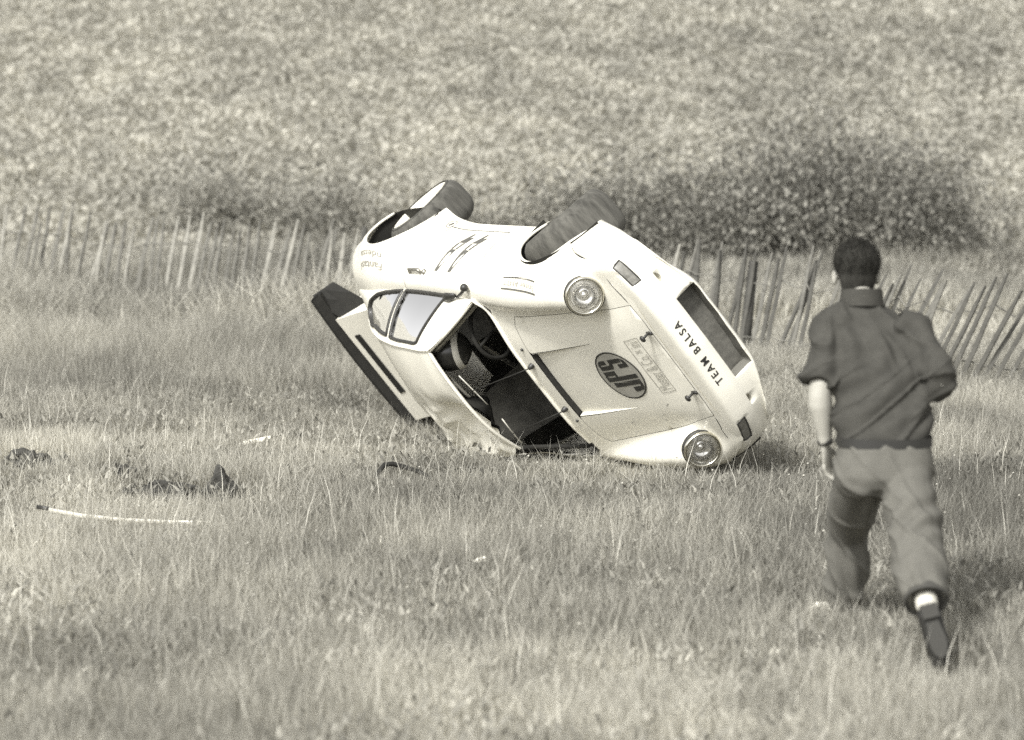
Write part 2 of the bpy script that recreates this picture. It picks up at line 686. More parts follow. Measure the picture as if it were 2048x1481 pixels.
# doors
for sg in (1, -1):
    V, F = patch(DOOR, [], 0.03, lower)
    if sg < 0:
        V, F = mirror_join(V, F, False)
    door = panel('door', V, F, M_paint, car)
    p = lower([-1.55], [4.15])[0]
    hb = MB().tube([(-1.62, (p[1] + .004) * sg, p[2] + .006), (-1.60, (p[1] + .03) * sg, p[2] + .004), (-1.47, (p[1] + .03) * sg, p[2] - .002), (-1.45, (p[1] + .004) * sg, p[2])], [.010, .011, .011, .010], 8)
    hb.lathe([(0.0, .02), (.016, .02), (.017, .0)], Matrix.Translation((-1.415, (p[1] - .003) * sg, p[2] - .01)) @ Matrix.Rotation(-sg * math.pi / 2, 4, 'X'), 12)
    hb.build('handle', M_grey_trim, door)

# sill lips and arch lips
for sg in (1, -1):
    for A, pts in (('f', af), ('r', ar)):
        P = lower([p[0] for p in pts], [p[1] for p in pts]) * np.array([1, sg, 1]) + np.array([0, -.006 * sg, 0])
        MB().tube(P, 0.010, 6).build('arch_lip', M_paint, car, warp=crush)

# underside, wheel tubs and firewall
b = MB()
xs = np.linspace(.5, -3.1, 24)
L = lower(xs, np.full(24, 6.95))
b.grid([[(x, y * k, z + .015) for k in (-1, -.5, 0, .5, 1)] for x, (_, y, z) in zip(xs, L)])
b.build('floor_pan', M_interior, car, warp=crush)
for A in (AR_F, AR_R):
    for sg in (1, -1):
        cx, cz, r = A
        ys = (.835 if A is AR_F else .875, .42)
        b = MB()
        ring = [[(cx + (r + .012) * math.cos(a), y * sg, cz + (r + .012) * math.sin(a)) for y in ys] for a in np.linspace(-.02, math.pi + .02, 28)]
        b.grid(ring)
        b.add([(cx, ys[1] * sg, cz)] + [q[1] for q in ring], [(0, i, i + 1) for i in range(1, len(ring))])
        b.build('wheel_tub', M_interior, car, warp=crush)

# ---------------------------------------------------------------- greenhouse
RAIL_X = np.array([-2.78, -2.60, -2.42, -2.10, -1.75, -1.45, -1.20, -1.10, -0.90, -0.69])
RAIL = np.array([(.560, .790), (.530, .865), (.505, .945), (.505, 1.065), (.520, 1.140), (.518, 1.165), (.500, 1.160), (.490, 1.145), (.570, .990), (.656, .832)])
_rm = _tang(RAIL_X, RAIL)


def rail(X):
    X = np.atleast_1d(np.asarray(X, float))
    q = herm(RAIL_X, RAIL, _rm, X)
    return np.stack([X, q[:, 0], q[:, 1]], 1)


def belt(X):
    return lower(X, np.full(len(np.atleast_1d(X)), 3.0))


def H_of(X):
    return np.maximum(rail(X)[:, 2] - belt(X)[:, 2], 0.0)


def side(X, zeta):
    X = np.atleast_1d(X)
    zeta = np.atleast_1d(zeta)
    B, Rr = belt(X), rail(X)
    t = np.clip(zeta / np.maximum(H_of(X), 1e-4), 0, 1)[:, None]
    P = B + (Rr - B) * t
    P[:, 1] += 0.028 * (4 * t * (1 - t))[:, 0]
    return P


xs_top = np.linspace(-0.71, -2.76, 70)
out_s = [(x, 0.0) for x in np.linspace(-2.76, -0.71, 60)] + [(x, float(H_of([x])[0])) for x in xs_top]


def on(x, f):
    return (x, float(H_of([x])[0]) * f)


DWIN = [(-1.04, .012), (-1.685, .012), (-1.665, float(H_of([-1.665])[0]) - .030)] + [(x, float(H_of([x])[0]) - .030) for x in np.linspace(-1.62, -1.27, 10)] + [(-1.235, float(H_of([-1.235])[0]) - .038)]
QWIN = [(-1.735, .014), (-2.02, .018), (-2.16, .030), (-2.26, .060), (-2.29, .095), (-2.26, .135), (-2.19, .180)] + [(x, float(H_of([x])[0]) - .032) for x in np.linspace(-2.08, -1.735, 8)]
for sg in (1, -1):
    V, F = patch(out_s, [DWIN, QWIN], 0.03, side, sc=1.0)
    if sg < 0:
        V, F = mirror_join(V, F, False)
    fr = panel('window_frame', V, F, M_paint, car, weld=False)
    for nm, W in (('door_window', DWIN), ('quarter_window', QWIN)):
        V, F = patch(W, [], 0.04, side, sc=1.0)
        V = V + np.array([0, -.006, 0])
        if sg < 0:
            V, F = mirror_join(V, F, False)
        g = panel(nm, V, F, M_glass, car, weld=False)
        D = dense(np.array(W), .03)
        P = side(D[:, 0], D[:, 1]) * np.array([1, sg, 1]) + np.array([0, .001 * sg, 0])
        P = np.vstack([P, P[:1]])
        MB().tube(P, 0.012, 6, caps=False).build('seal', M_trim, g, warp=crush)
    # roof gutter
    X = np.linspace(-2.4, -0.71, 50)
    P = rail(X) * np.array([1, sg, 1]) + np.array([0, .008 * sg, 0.0])
    MB().tube(P, 0.008, 6).build('rain_gutter', M_paint, car, warp=crush if sg > 0 else None)

ROOF_X = np.array([-2.78, -2.60, -2.42, -2.10, -1.75, -1.45, -1.20, -1.06])
ROOF_Z = np.array([.835, .895, .965, 1.105, 1.215, 1.250, 1.235, 1.205])
_zm = _tang(ROOF_X, ROOF_Z)


def top_x(f):
    """front edge of the roof in plan: swept back towards the pillars"""
    return -1.015 - 0.085 * f ** 2


def roof_pt(X, f):
    """f = 0 centre .. 1 rail"""
    X = np.atleast_1d(np.asarray(X, float))
    f = np.atleast_1d(np.asarray(f, float))
    Rr = rail(np.minimum(X, -1.10))
    zc = herm(ROOF_X, ROOF_Z, _zm, np.minimum(X, -1.06))
    zc = zc - np.maximum(X + 1.06, 0) * .30
    a = np.sin(f * math.pi / 2)
    bz = np.cos(f * math.pi / 2)
    y = Rr[:, 1] * (0.55 * f + .45 * a)
    z = Rr[:, 2] + (zc - Rr[:, 2]) * (bz ** 1.15)
    return np.stack([X, y, z], 1)


fs = np.linspace(-1, 1, 61)


def crz(p):
    """sharp little buckles in sheet metal"""
    n_ = noise.noise(Vector((p[0] * 6.5 + p[1] * 4, p[1] * 5.5 - p[0] * 3, 9.3)))
    return (max(0.0, 1 - abs(n_) * 4.5) - .3) * float(sstep(-p[1], -.22, .15)) * float(sstep(p[0], -2.0, -1.6))


def dents(V):
    V = np.array(V)
    out = V.copy()
    for i, p in enumerate(V):
        k = float(sstep(-p[1], -.30, .25)) * float(sstep(-p[0], .9, 1.1)) * float(sstep(p[0], -2.3, -1.7))
        n1 = noise.noise(Vector((p[0] * 3.2, p[1] * 3.6, 1.7)))
        n2 = noise.noise(Vector((p[0] * 7.5 + 4, p[1] * 6.0, 5.0)))
        cr = -0.035 * math.exp(-((p[0] + 1.28 + .45 * (p[1] + .2)) / .07) ** 2) * k
        cr += 0.022 * math.exp(-((p[0] + 1.48 - .3 * (p[1] + .2)) / .06) ** 2) * k
        dd = (p[0] + 1.30) * .80 + (p[1] + .05) * .60
        cr -= .045 * math.exp(-abs(dd) / .035) * k * float(sstep(-p[1], -.28, 0))
        cr -= .060 * math.exp(-((p[0] + 1.22) / .13) ** 2 - ((p[1] + .02) / .12) ** 2)
        cr -= .050 * math.exp(-((p[0] + 1.50) / .12) ** 2 - ((p[1] + .22) / .14) ** 2)
        cr -= .110 * math.exp(-((p[0] + 1.30) / .15) ** 2 - ((p[1] + .08) / .15) ** 2)
        cr += .075 * math.exp(-((p[0] + 1.20) / .20) ** 2 - ((p[1] + .40) / .11) ** 2)
        cr += .022 * crz(p)
        out[i, 2] += k * (0.060 * n1 + 0.030 * n2) + cr * 1.3
    return out


rows = []
us = np.linspace(0, 1, 72)
for u in us:
    X = top_x(np.abs(fs)) * (1 - u) + (-1.98 - .02 * fs**2) * u
    q = roof_pt(X, np.abs(fs))
    q[:, 1] *= np.sign(fs)
    rows.append(q)
rows = [dents(r) for r in rows]
MB().grid([[tuple(p) for p in r] for r in rows]).build('roof', M_paint, car, warp=crush)
MB().grid([[(p[0] - .012, p[1] * .97, p[2] - .022) for p in r] for r in rows]).build('headliner', M_interior, car, warp=lambda v: crush(v, .05, .05))
# rear screen and the panels round it
rows = []
for u in np.linspace(0, 1, 24):
    X = (-1.985 - .02 * fs**2) * (1 - u) + (-2.74) * u
    q = roof_pt(X, np.abs(fs))
    q[:, 1] *= np.sign(fs)
    rows.append(q)
rw = MB()
hole = [(i, j) for i in range(23) for j in range(60)]
Vr = [tuple(p) for r in rows for p in r]
fr_f, gl_f = [], []
for i in range(23):
    for j in range(60):
        q = (i * 61 + j, i * 61 + j + 1, (i + 1) * 61 + j + 1, (i + 1) * 61 + j)
        (gl_f if (1 <= i < 18 and 8 <= j < 52) else fr_f).append(q)
MB().add(Vr, fr_f).build('rear_panel', M_paint, car, warp=crush)
MB().add([(x, y, z - .004) for x, y, z in Vr], gl_f).build('rear_window', M_shield, car, warp=crush)

# windscreen
def ws_base(f):
    X = -0.565 - 0.130 * abs(f) ** 2.0
    s = 3.0 * abs(f) ** 0.95
    p = lower([X], [min(s, 3.0)])[0]
    return np.array([p[0], p[1] * np.sign(f), p[2] + .004])


def ws_top(f):
    p = roof_pt([top_x(abs(f))], [abs(f)])[0]
    return np.array([p[0] + .008, p[1] * np.sign(f), p[2] - .006])


def ws_pt(f, u):
    a, c = ws_base(f), ws_top(f)
    p = a + (c - a) * u
    p[0] += .035 * 4 * u * (1 - u)
    p[2] += .020 * 4 * u * (1 - u)
    return p


ff = np.linspace(-.985, .985, 33)
P = [ws_pt(f, 0) for f in ff[7:]] + [ws_pt(.985, u) for u in np.linspace(.08, .92, 10)] + [ws_pt(f, 1) for f in ff[:3:-1]]
MB().tube(P, 0.012, 6, caps=False).build('windscreen_frame', M_paint, car, warp=crush)
P = [ws_pt(.97, u) + np.array([.012, .012, .012]) for u in np.linspace(0, 1, 12)]
# pillars: between the glass edge and the window frame
for sg in (1, -1):
    rows = []
    for u in np.linspace(0, 1, 16):
        a = ws_pt(.985 * sg, u)
        x_r = -0.715 - u * .400
        c = side([x_r], H_of([x_r]) * 0.995)[0] * np.array([1, sg, 1])
        mid = (a + c) / 2 + np.array([.016, .010 * sg, .010])
        rows.append([tuple(a), tuple(a * .5 + mid * .5 + np.array([.006, .003 * sg, .006])), tuple(mid), tuple(c)])
    MB().grid(rows).build('pillar', M_paint, car, warp=crush if sg > 0 else None)
# cowl panel edge strip under the screen
# ---------------------------------------------------------------- front bumper and spoiler
BPL = np.array([(0, .792, 0), (.35, .782, .285), (.60, .752, .475), (.78, .680, .640), (.90, .560, .750), (1.0, .388, .832)])
_ba, _bp = BPL[:, 0], BPL[:, 1:]
_bm = _tang(_ba, _bp)
BPR = np.array([(.120, .528), (.090, .519), (.050, .506), (.016, .492), (.0, .464), (.0, .390), (.010, .347), (.018, .328), (.026, .215), (.010, .185), (.045, .155)])
_bt = np.arange(11.)
_bpm = _tang(_bt, BPR)


def bump_pt(a, v, out=0.0):
    a = np.atleast_1d(np.asarray(a, float))
    v = np.atleast_1d(np.asarray(v, float))
    f = np.clip(np.abs(a), 0, 1)
    q = herm(_ba, _bp, _bm, f)
    e = 1e-3
    q2 = herm(_ba, _bp, _bm, np.clip(f - e, 0, 1))
    q3 = herm(_ba, _bp, _bm, np.clip(f + e, 0, 1))
    t = q3 - q2
    t /= np.linalg.norm(t, axis=1)[:, None] + 1e-9
    n = np.stack([t[:, 1], -t[:, 0]], 1)             # outward in plan
    n = np.where((f < .002)[:, None], np.array([[1.0, 0.0]]), n)
    pr = herm(_bt, BPR, _bpm, v)
    off = pr[:, 0] * (1 - .85 * sstep(f, .72, 1.0)) - out
    z = pr[:, 1] + .105 * sstep(f, .30, .85) * sstep(v, 6.5, 10) - .015 * sstep(f, .7, 1.0) * sstep(-v, -3.2, 0)
    off = off + .05 * sstep(f, .7, 1.) * sstep(v, 7, 10)
    P = q - n * off[:, None]
    P[:, 0] += (AR_F[0] + np.sqrt(np.maximum(AR_F[2] ** 2 - (z - AR_F[1]) ** 2, 0)) - .388) * sstep(f, .86, 1.0)
    return np.stack([P[:, 0], P[:, 1] * np.where(a < 0, -1, 1), z], 1)


INTAKE = [(-.365, 7.02), (.365, 7.02), (.372, 9.1), (.30, 9.30), (.20, 9.12), (.08, 9.22), (-.02, 8.98), (-.14, 9.05), (-.24, 8.80), (-.36, 8.95)]
sig = [(.655, 3.55), (.800, 3.45), (.808, 4.55), (.648, 4.60)]


def circ(ca, cv, ra, rv, n=16):
    return [(ca + ra * math.cos(2 * math.pi * k / n), cv + rv * math.sin(2 * math.pi * k / n)) for k in range(n)]


duct = circ(.585, 7.0, .042, .30)
neg = lambda P: [(-a, v) for a, v in P]
bo = [(a, 0.0) for a in np.linspace(-1, 1, 41)] + [(1, v) for v in np.linspace(1, 9, 9)] + [(a, 10.0) for a in np.linspace(1, -1, 41)] + [(-1, v) for v in np.linspace(9, 1, 9)]
V, F = patch(bo, [INTAKE, sig, neg(sig), duct, neg(duct)], 0.022, bump_pt, sc=0.05)
bumper = panel('front_bumper', V, F, M_paint, car, weld=False, face=(1, 0, 0))
md = bumper.modifiers.new('thickness', 'SOLIDIFY')
md.thickness = 0.006
md.offset = -1
aa = np.linspace(-1, 1, 61)
MB().tube(bump_pt(aa, np.full(61, .02), .0015), .0042, 5).build('panel_seam', M_trim, bumper, warp=crush)
V, F = patch([(a * 1.0, v) for a, v in INTAKE], [], 0.05, lambda a, v: bump_pt(a, v, -.10), sc=.05)
panel('oil_cooler', V, F, mat('cooler_face', 0.13, 0.6, noise_amt=.3, noise_scale=30), bumper, weld=False)
b = MB()
I2 = dense(np.array(INTAKE) * np.array([1, .05]), .03) / np.array([1, .05])
A0, A1 = bump_pt(I2[:, 0], I2[:, 1], -.004), bump_pt(I2[:, 0], I2[:, 1], -.105)
b.grid([list(map(tuple, np.vstack([A0, A0[:1]]))), list(map(tuple, np.vstack([A1, A1[:1]])))])
b.build('intake_duct', mat('intake_wall', 0.16, 0.6), bumper, warp=crush)
for sgn in (1, -1):
    S = sig if sgn > 0 else neg(sig)
    V, F = patch(S, [], .03, lambda a, v: bump_pt(a, v, -.004), sc=.05)
    panel('turn_signal', V, F, M_signal, car, weld=False)
    D = dense(np.array(S) * np.array([1, .05]), .03) / np.array([1, .05])
    P = bump_pt(D[:, 0], D[:, 1], -.001)
    MB().tube(np.vstack([P, P[:1]]), .004, 5, caps=False).build('signal_surround', M_trim, car, warp=crush)
    Dd = duct if sgn > 0 else neg(duct)
    Dd = np.array(Dd)
    A0, A1 = bump_pt(Dd[:, 0], Dd[:, 1], -.004), bump_pt(Dd[:, 0] * .985, Dd[:, 1] * .99, -.035)
    b = MB().grid([list(map(tuple, np.vstack([A0, A0[:1]]))), list(map(tuple, np.vstack([A1, A1[:1]])))])
    b.add(list(map(tuple, A1)), [tuple(range(len(A1)))])
    b.build('brake_duct', mat('duct_wall', 0.62, 0.6), bumper, warp=crush)

# ---------------------------------------------------------------- headlamps
for sgn in (1, -1):
    c = Vector((.468, .588 * sgn, .650))
    n = Vector((.93, .10 * sgn, .34)).normalized()
    c = c + n * .014
    Mh = Matrix.Translation(c) @ n.to_track_quat('Z', 'Y').to_matrix().to_4x4()
    hl = MB().lathe([(.112, -.10), (.114, -.03), (.112, -.012), (.108, -.004)], Mh, 40).build('headlight', M_paint, car, warp=crush)
    MB().lathe([(.112, -.016), (.114, .000), (.109, .014), (.100, .019), (.094, .010), (.095, -.006)], Mh, 40).build('trim_ring', M_chrome, hl, warp=crush)
    MB().lathe([(.094, .004), (.088, -.016), (.070, -.036), (.045, -.050), (.022, -.056), (.020, -.034), (.0, -.030)], Mh, 40).build('reflector', M_reflect, hl, warp=crush)
    MB().lathe([(.094, .006), (.084, .012), (.064, .018), (.036, .022), (.0, .024)], Mh, 40).build('lens', M_lens, hl, warp=crush)
    MB().lathe([(.118, -.030), (.118, -.004), (.112, -.002), (.112, -.030)], Mh, 40).build('gap_shade_ring', M_trim, hl, warp=crush)  # dark ring painting in the shade of the gap round the lamp

# ---------------------------------------------------------------- hood scoop, pins, cowl fittings
RX0, RX1, RW = -.408, .168, .242
xs = np.linspace(RX0, RX1, 14)
ysr = np.linspace(-RW, RW, 11)
rim_z = {}
def surf_z(x, y):
    return float(lower([x], [0.0])[0, 2]) * (1 - (y / .30) ** 2) + float(lower([x], [1.0])[0, 2]) * (y / .30) ** 2
def rec(x):
    return .030 * max(0, (RX1 - x) / (RX1 - RX0))
_hz0 = hood_z


def hood_z(x, y):
    return surf_z(x, y) - rec(x) if abs(y) < RW and x < RX1 else _hz0(x, y)


b = MB()
b.grid([[(x, y, surf_z(x, y) - rec(x)) for y in ysr] for x in xs])
for y in (-RW, RW):
    yo = y * 1.02
    b.grid([[(x, y, surf_z(x, y) - rec(x)) for x in xs], [(x, yo, surf_z(x, yo) + .0005) for x in xs]])
scp = b.build('hood_scoop', M_paint, hood, smooth=False, warp=crush)
b = MB()
b.grid([[(RX0 - .002, y, surf_z(RX0, y) - .048) for y in ysr], [(RX0 - .010, y, surf_z(RX0, y) + .001) for y in ysr]])
b.build('air_slot', M_black, hood, smooth=False, warp=crush)
for y in (.225, -.225):
    z = hood_z(.655, y)
    b = MB().tube([(.655, y, z - .03), (.66, y, z + .035), (.663, y, z + .055)], [.009, .008, .008], 8)
    b.lathe([(0, .0), (.020, .0), (.022, .008), (.014, .016), (0, .018)], Matrix.Translation((.663, y, z + .052)), 14)
    b.box((.67, y, z + .008), (.06, .018, .008))
    b.build('hood_pin', M_trim, hood, warp=crush)
for y, x in ((.17, -.480), (-.175, -.480)):
    z = float(lower([x], [abs(y) / .3])[0, 2])
    MB().lathe([(.017, -.01), (.018, .015), (.011, .032), (0, .036)], Matrix.Translation((x, y, z)), 12).build('wiper_pivot', M_trim, car, warp=crush)
for y, x in ((.29, -.47), (-.28, -.47)):
    z = float(lower([x], [abs(y) / .3])[0, 2])
    MB().lathe([(.009, -.005), (.009, .010), (0, .014)], Matrix.Translation((x, y, z)), 10).build('washer_jet', M_trim, car, warp=crush)


def ws_line(pts, lift=.02):
    out = []
    for f, u in pts:
        p = ws_pt(f, u)
        out.append(tuple(p + np.array([.6, 0, .8]) * lift))
    return out


WIP = ([(.46, .80), (.34, .77), (.20, .74), (.08, .72)], [(-.10, .70), (-.22, .73), (-.38, .78), (-.50, .82)])
for pts, py in zip(WIP, (.17, -.175)):
    P = ws_line(pts, .018)
    w = MB().tube(P, [(.003, .009)] * len(P), 6).build('wiper', M_pale, car, warp=crush)
    z = float(lower([-.48], [abs(py) / .3])[0, 2])
    mid = Vector(P[1]).lerp(Vector(P[2]), .5)
    MB().tube([(-.48, py, z + .03), Vector((-.52, py, z + .06)).lerp(mid, .2), mid + Vector((.01, 0, .012))], [.004, .0035, .003], 6).build('wiper_arm', M_black, w, warp=crush)

# ---------------------------------------------------------------- mirror
b = MB().tube([(-.86, .685, .850), (-.78, .71, .845), (-.72, .735, .835)], [.010, .010, .010], 8)
mir = b.build('door_mirror', M_trim, car)
Mm = Matrix.Translation((-.70, .75, .83)) @ Matrix.Rotation(R_(60), 4, 'Y') @ Matrix.Rotation(R_(-30), 4, 'X')
MB().lathe([(0, .020), (.012, .018), (.021, .010), (.025, .0), (.024, -.010), (0, -.010)], Mm, 18).build('mirror_head', M_trim, mir)
MB().tube([(-1.05, .670, .872), (-.95, .700, .872), (-.86, .705, .856)], [(.008, .014), (.018, .034), (.010, .014)], 10).build('mirror_foot', M_trim, mir)

# ---------------------------------------------------------------- rear wing
tail = MB()
def deck(x, y):
    t = (-2.74 - x) / .40
    return (x, y, .805 + .115 * t + .03 * t * t)
tail.grid([[deck(x, y) for y in np.linspace(-.455, .455, 15)] for x in np.linspace(-2.74, -3.13, 10)])
for y in (.455, -.455):
    tail.grid([[deck(x, y) for x in np.linspace(-2.74, -3.13, 8)], [(x, y * 1.02, float(lower([max(x, -3.1)], [2.3])[0, 2]) - .01) for x in np.linspace(-2.74, -3.13, 8)]])
wing = tail.build('engine_lid', M_paint, car, smooth=False, warp=lambda v: crush(v, .03))
b = MB()
# rubber rim: turned up wings at the sides and a raised lip across the back
for sg in (1, -1):
    q0 = [(-2.92, .455 * sg, .745), (-3.00, .56 * sg, .775), (-3.10, .665 * sg, .800)]
    q1 = [(-3.10, .455 * sg, .918), (-3.17, .56 * sg, .940), (-3.21, .660 * sg, .945)]
    rows = []
    for o in (0.0, .030):
        rows.append([[Vector(p) + Vector((-o, 0, -o * .3)) for p in (a, Vector(a).lerp(Vector(c), .5), c)] for a, c in zip(q0, q1)])
    f1 = [[tuple(p) for p in r] for r in rows[0]]
    f2 = [[tuple(p) for p in r] for r in rows[1]]
    b.grid(f1)
    b.grid(f2)
    ring1 = f1[0] + [f1[1][2]] + f1[2][::-1] + [f1[1][0]]
    ring2 = f2[0] + [f2[1][2]] + f2[2][::-1] + [f2[1][0]]
    b.grid([ring1 + [ring1[0]], ring2 + [ring2[0]]])
prof = [(.012, -.008), (.0, .052), (-.028, .060), (-.052, .028), (-.045, -.030), (-.01, -.035)]
ys = np.linspace(-.66, .66, 30)
b.grid([[(-3.135 - .05 * 0 + dx - .05 * (1 - (abs(y) / .66) ** 2) * .6, y, .930 + .018 * (1 - (y / .66) ** 2) + dz) for dx, dz in prof + prof[:1]] for y in ys])
rim = b.build('rubber_spoiler', M_black, car, smooth=False, warp=lambda v: crush(v, .03))
auto_smooth(rim, 40)
g = MB()
g.grid([[(x, y, deck(x, y)[2] + .005) for y in np.linspace(-.22, .30, 6)] for x in (-3.02, -3.075)])
g.build('air_grille', M_black, wing, smooth=False, warp=lambda v: crush(v, .03))
# rear bumper
b = MB()
rows = []
for a in np.linspace(-1, 1, 31):
    f = abs(a)
    y = .70 * math.sin(f * 1.25) / math.sin(1.25) * (1 if a > 0 else -1)
    x = -3.24 + .34 * f ** 2.6
    rows.append([(x + o, y, z) for o, z in ((.06, .56), (.015, .55), (0, .50), (.0, .40), (.02, .33), (.08, .30))])
b.grid(rows).build('rear_bumper', M_paint, car, warp=crush)
for sg in (1, -1):
    MB().grid([[(-3.16 + .26 * t ** 2, (.44 + .26 * t) * sg, z + .02) for z in (.545, .60, .635)] for t in np.linspace(0, 1, 6)]).build('tail_light', M_signal, car, warp=crush)

# ---------------------------------------------------------------- wheels
def make_wheel(c, r, w, sg, steer=0.0, camber=0.0, rr=.200):
    M = Matrix.Translation(c) @ Matrix.Rotation(steer, 4, 'Z') @ Matrix.Rotation(camber * sg, 4, 'X') @ Matrix.Rotation(-sg * math.pi / 2, 4, 'X')
    wh = empty('wheel')
    wh.parent = car
    wh.matrix_local = M
    I = Matrix.Identity(4)
    h = w / 2
    tp = [(rr, -h * .84), (rr + .02, -h * .95)] + [(r - .055 * abs(t) ** 5.0 - .004 * t * t, h * t) for t in (-1.0, -.985, -.95, -.88, -.78, -.62, -.4, -.2, 0, .2, .4, .62, .78, .88, .95, .985, 1.0)] + [(rr + .02, h * .95), (rr, h * .84)]
    MB().lathe(tp, I, 64).build('tyre', M_tyre, wh)
    rim = MB().lathe([(rr, h * .86), (rr + .006, h * .92), (rr - .004, h * .95), (rr - .012, h * .88), (rr - .022, h * .55), (rr - .034, h * .30), (rr - .05, h * .18)], I, 48)
    rim.lathe([(rr, -h * .86), (rr - .02, -h * .8), (rr - .025, h * .1)], I, 48)
    rim = rim.build('rim', M_rim, wh)
    sp = MB()
    for k in range(5):
        a = 2 * math.pi * k / 5
        d, t = Vector((math.cos(a), math.sin(a), 0)), Vector((-math.sin(a), math.cos(a), 0))
        pts = []
        for s_ in (-1, 1):
            pts += [d * .045 + t * (.030 * s_) + Vector((0, 0, h * .32)), d * .10 + t * (.024 * s_) + Vector((0, 0, h * .26)), d * (rr - .03) + t * (.045 * s_) + Vector((0, 0, h * .20)),
                    d * .045 + t * (.030 * s_) + Vector((0, 0, h * .12)), d * .10 + t * (.024 * s_) + Vector((0, 0, h * .06)), d * (rr - .03) + t * (.045 * s_) + Vector((0, 0, h * .02))]
        sp.add(pts, [(0, 1, 7, 6), (1, 2, 8, 7), (3, 9, 10, 4), (4, 10, 11, 5), (0, 3, 4, 1), (1, 4, 5, 2), (6, 7, 10, 9), (7, 8, 11, 10)])
    sp.lathe([(.0, h * .46), (.03, h * .46), (.034, h * .40), (.05, h * .36), (.055, h * .1)], I, 20)
    sp.build('spokes', M_rim, wh, smooth=False)
    MB().lathe([(.0, .0), (.09, .0), (.14, -.01), (.14, -.03), (0, -.03)], I, 28).build('brake_disc', M_interior, wh)
    return wh


make_wheel((.02, .735, .325), .302, .310, 1, R_(16), R_(-2))
make_wheel((.02, -.700, .300), .300, .270, -1, R_(16), R_(-2))
make_wheel((-2.25, .760, .240), .288, .265, 1, R_(8), R_(2), .226)
make_wheel((-2.25, -.720, .27), .315, .330, -1, 0, 0)
b = MB().tube([(-2.25, -.6, .26), (-2.25, .6, .23)], .035, 8)
b.build('axle', M_interior, car)
MB().tube([(.02, -.6, .30), (.02, .6, .27)], .03, 8).build('axle', M_interior, car)

# ---------------------------------------------------------------- interior
b = MB()
b.grid([[(x, y, z) for y in np.linspace(-.62, .62, 9)] for x, z in ((-.50, .80), (-.62, .825), (-.72, .81), (-.76, .74), (-.74, .60), (-.70, .35))])
b.build('dashboard', M_interior, car, warp=crush)
for y in (.36, -.36):
    st = MB()
    for z0, z1, x0, x1, hw in ((.22, .38, -1.05, -1.55, .24),):
        st.box((-1.30, y, .30), (.5, .46, .12))
    st.grid([[(-1.52 - .28 * t + .05 * abs(c) ** 2, y + c * (.25 - .07 * t), .32 + .72 * t) for c in np.linspace(-1, 1, 7)] for t in np.linspace(0, 1, 9)])
    st.box((-1.78, y, 1.00), (.08, .24, .16))
    st.build('seat', M_cloth, car, warp=crush)
cg = MB()
for sg in (1, -1):
    cg.tube([(-1.72, .60 * sg, .25), (-1.70, .56 * sg, .85), (-1.66, .42 * sg, 1.12), (-1.66, 0, 1.17)], .02, 8)
    cg.tube([(-1.66, .42 * sg, 1.10), (-2.45, .42 * sg, .62)], .018, 8)
cg.tube([(-1.70, .56, .82), (-1.70, -.56, .45)], .018, 8)
cg.build('roll_cage', M_grey_trim, car, warp=crush)
Ms = Matrix.Translation((-.93, .36, .79)) @ Matrix.Rotation(R_(-62), 4, 'Y')
sw = MB().lathe([(.175 + .013 * math.cos(a), .013 * math.sin(a)) for a in np.linspace(0, 2 * math.pi, 9)[:-1]], Ms, 32, close=True)
for k in range(3):
    a = 2 * math.pi * k / 3
    sw.tube([Ms @ Vector((0, 0, -.03)), Ms @ Vector((.17 * math.cos(a), .17 * math.sin(a), 0))], .010, 6)
sw.tube([Ms @ Vector((0, 0, -.03)), Ms @ Vector((0, 0, -.25))], .02, 8)
sw.build('steering_wheel', M_interior, car)
b = MB().grid([[(x, .655 - .02 * (z > .5), z) for z in (.25, .5, .80)] for x in np.linspace(-.75, -1.68, 6)])
b.build('door_trim', M_cloth, car)
MB().box((-1.2, .63, .56), (.55, .05, .05)).build('arm_rest', M_interior, car)
MB().tube([(-.80, .60, .30), (-.82, .585, .80), (-1.08, .46, 1.09), (-1.30, .455, 1.12), (-1.64, .43, 1.12)], .019, 8).build('cage_bar', M_grey_trim, car, warp=crush)
MB().tube([(-.80, -.60, .30), (-.82, -.585, .80), (-1.08, -.46, 1.09), (-1.30, -.455, 1.12), (-1.64, -.43, 1.12)], .019, 8).build('cage_bar', M_interior, car, warp=crush)

# ---------------------------------------------------------------- lettering and badges
def text_mesh(body, size=1.0, bold=0.0, spacing=1.0):
    cu = bpy.data.curves.new('lettering', 'FONT')
    cu.body = body
    cu.size = size
    cu.offset = bold
    cu.resolution_u = 3
    cu.space_character = spacing
    to = bpy.data.objects.new('lettering', cu)
    COL.objects.link(to)
    dg = bpy.context.evaluated_depsgraph_get()
    me = bpy.data.meshes.new_from_object(to.evaluated_get(dg))
    v = np.array([tuple(q.co) for q in me.vertices])
    f = [tuple(q.vertices) for q in me.polygons]
    bpy.data.objects.remove(to)
    bpy.data.curves.remove(cu)
    bpy.data.meshes.remove(me)
    v[:, 0] -= v[:, 0].min()
    return v, f


def drape_bumper(v, f, a0, a1, v_top, v_bot, name, m, parent):
    """lay lettering on the bumper face, left edge at a0, right edge at a1"""
    w, lo, hi = v[:, 0].max(), v[:, 1].min(), v[:, 1].max()
    a = a0 + v[:, 0] / w * (a1 - a0)
    vv = v_bot + (v[:, 1] - lo) / (hi - lo) * (v_top - v_bot)
    P = bump_pt(a, vv, .0025)
    return link(name, mesh_from(crush(P), f, False, name), parent, m)


v, f = text_mesh('TEAM BALSA', 1.0, 0.022, 1.45)
drape_bumper(v, f, -.305, .250, 4.22, 4.80, 'lettering', M_print, bumper)


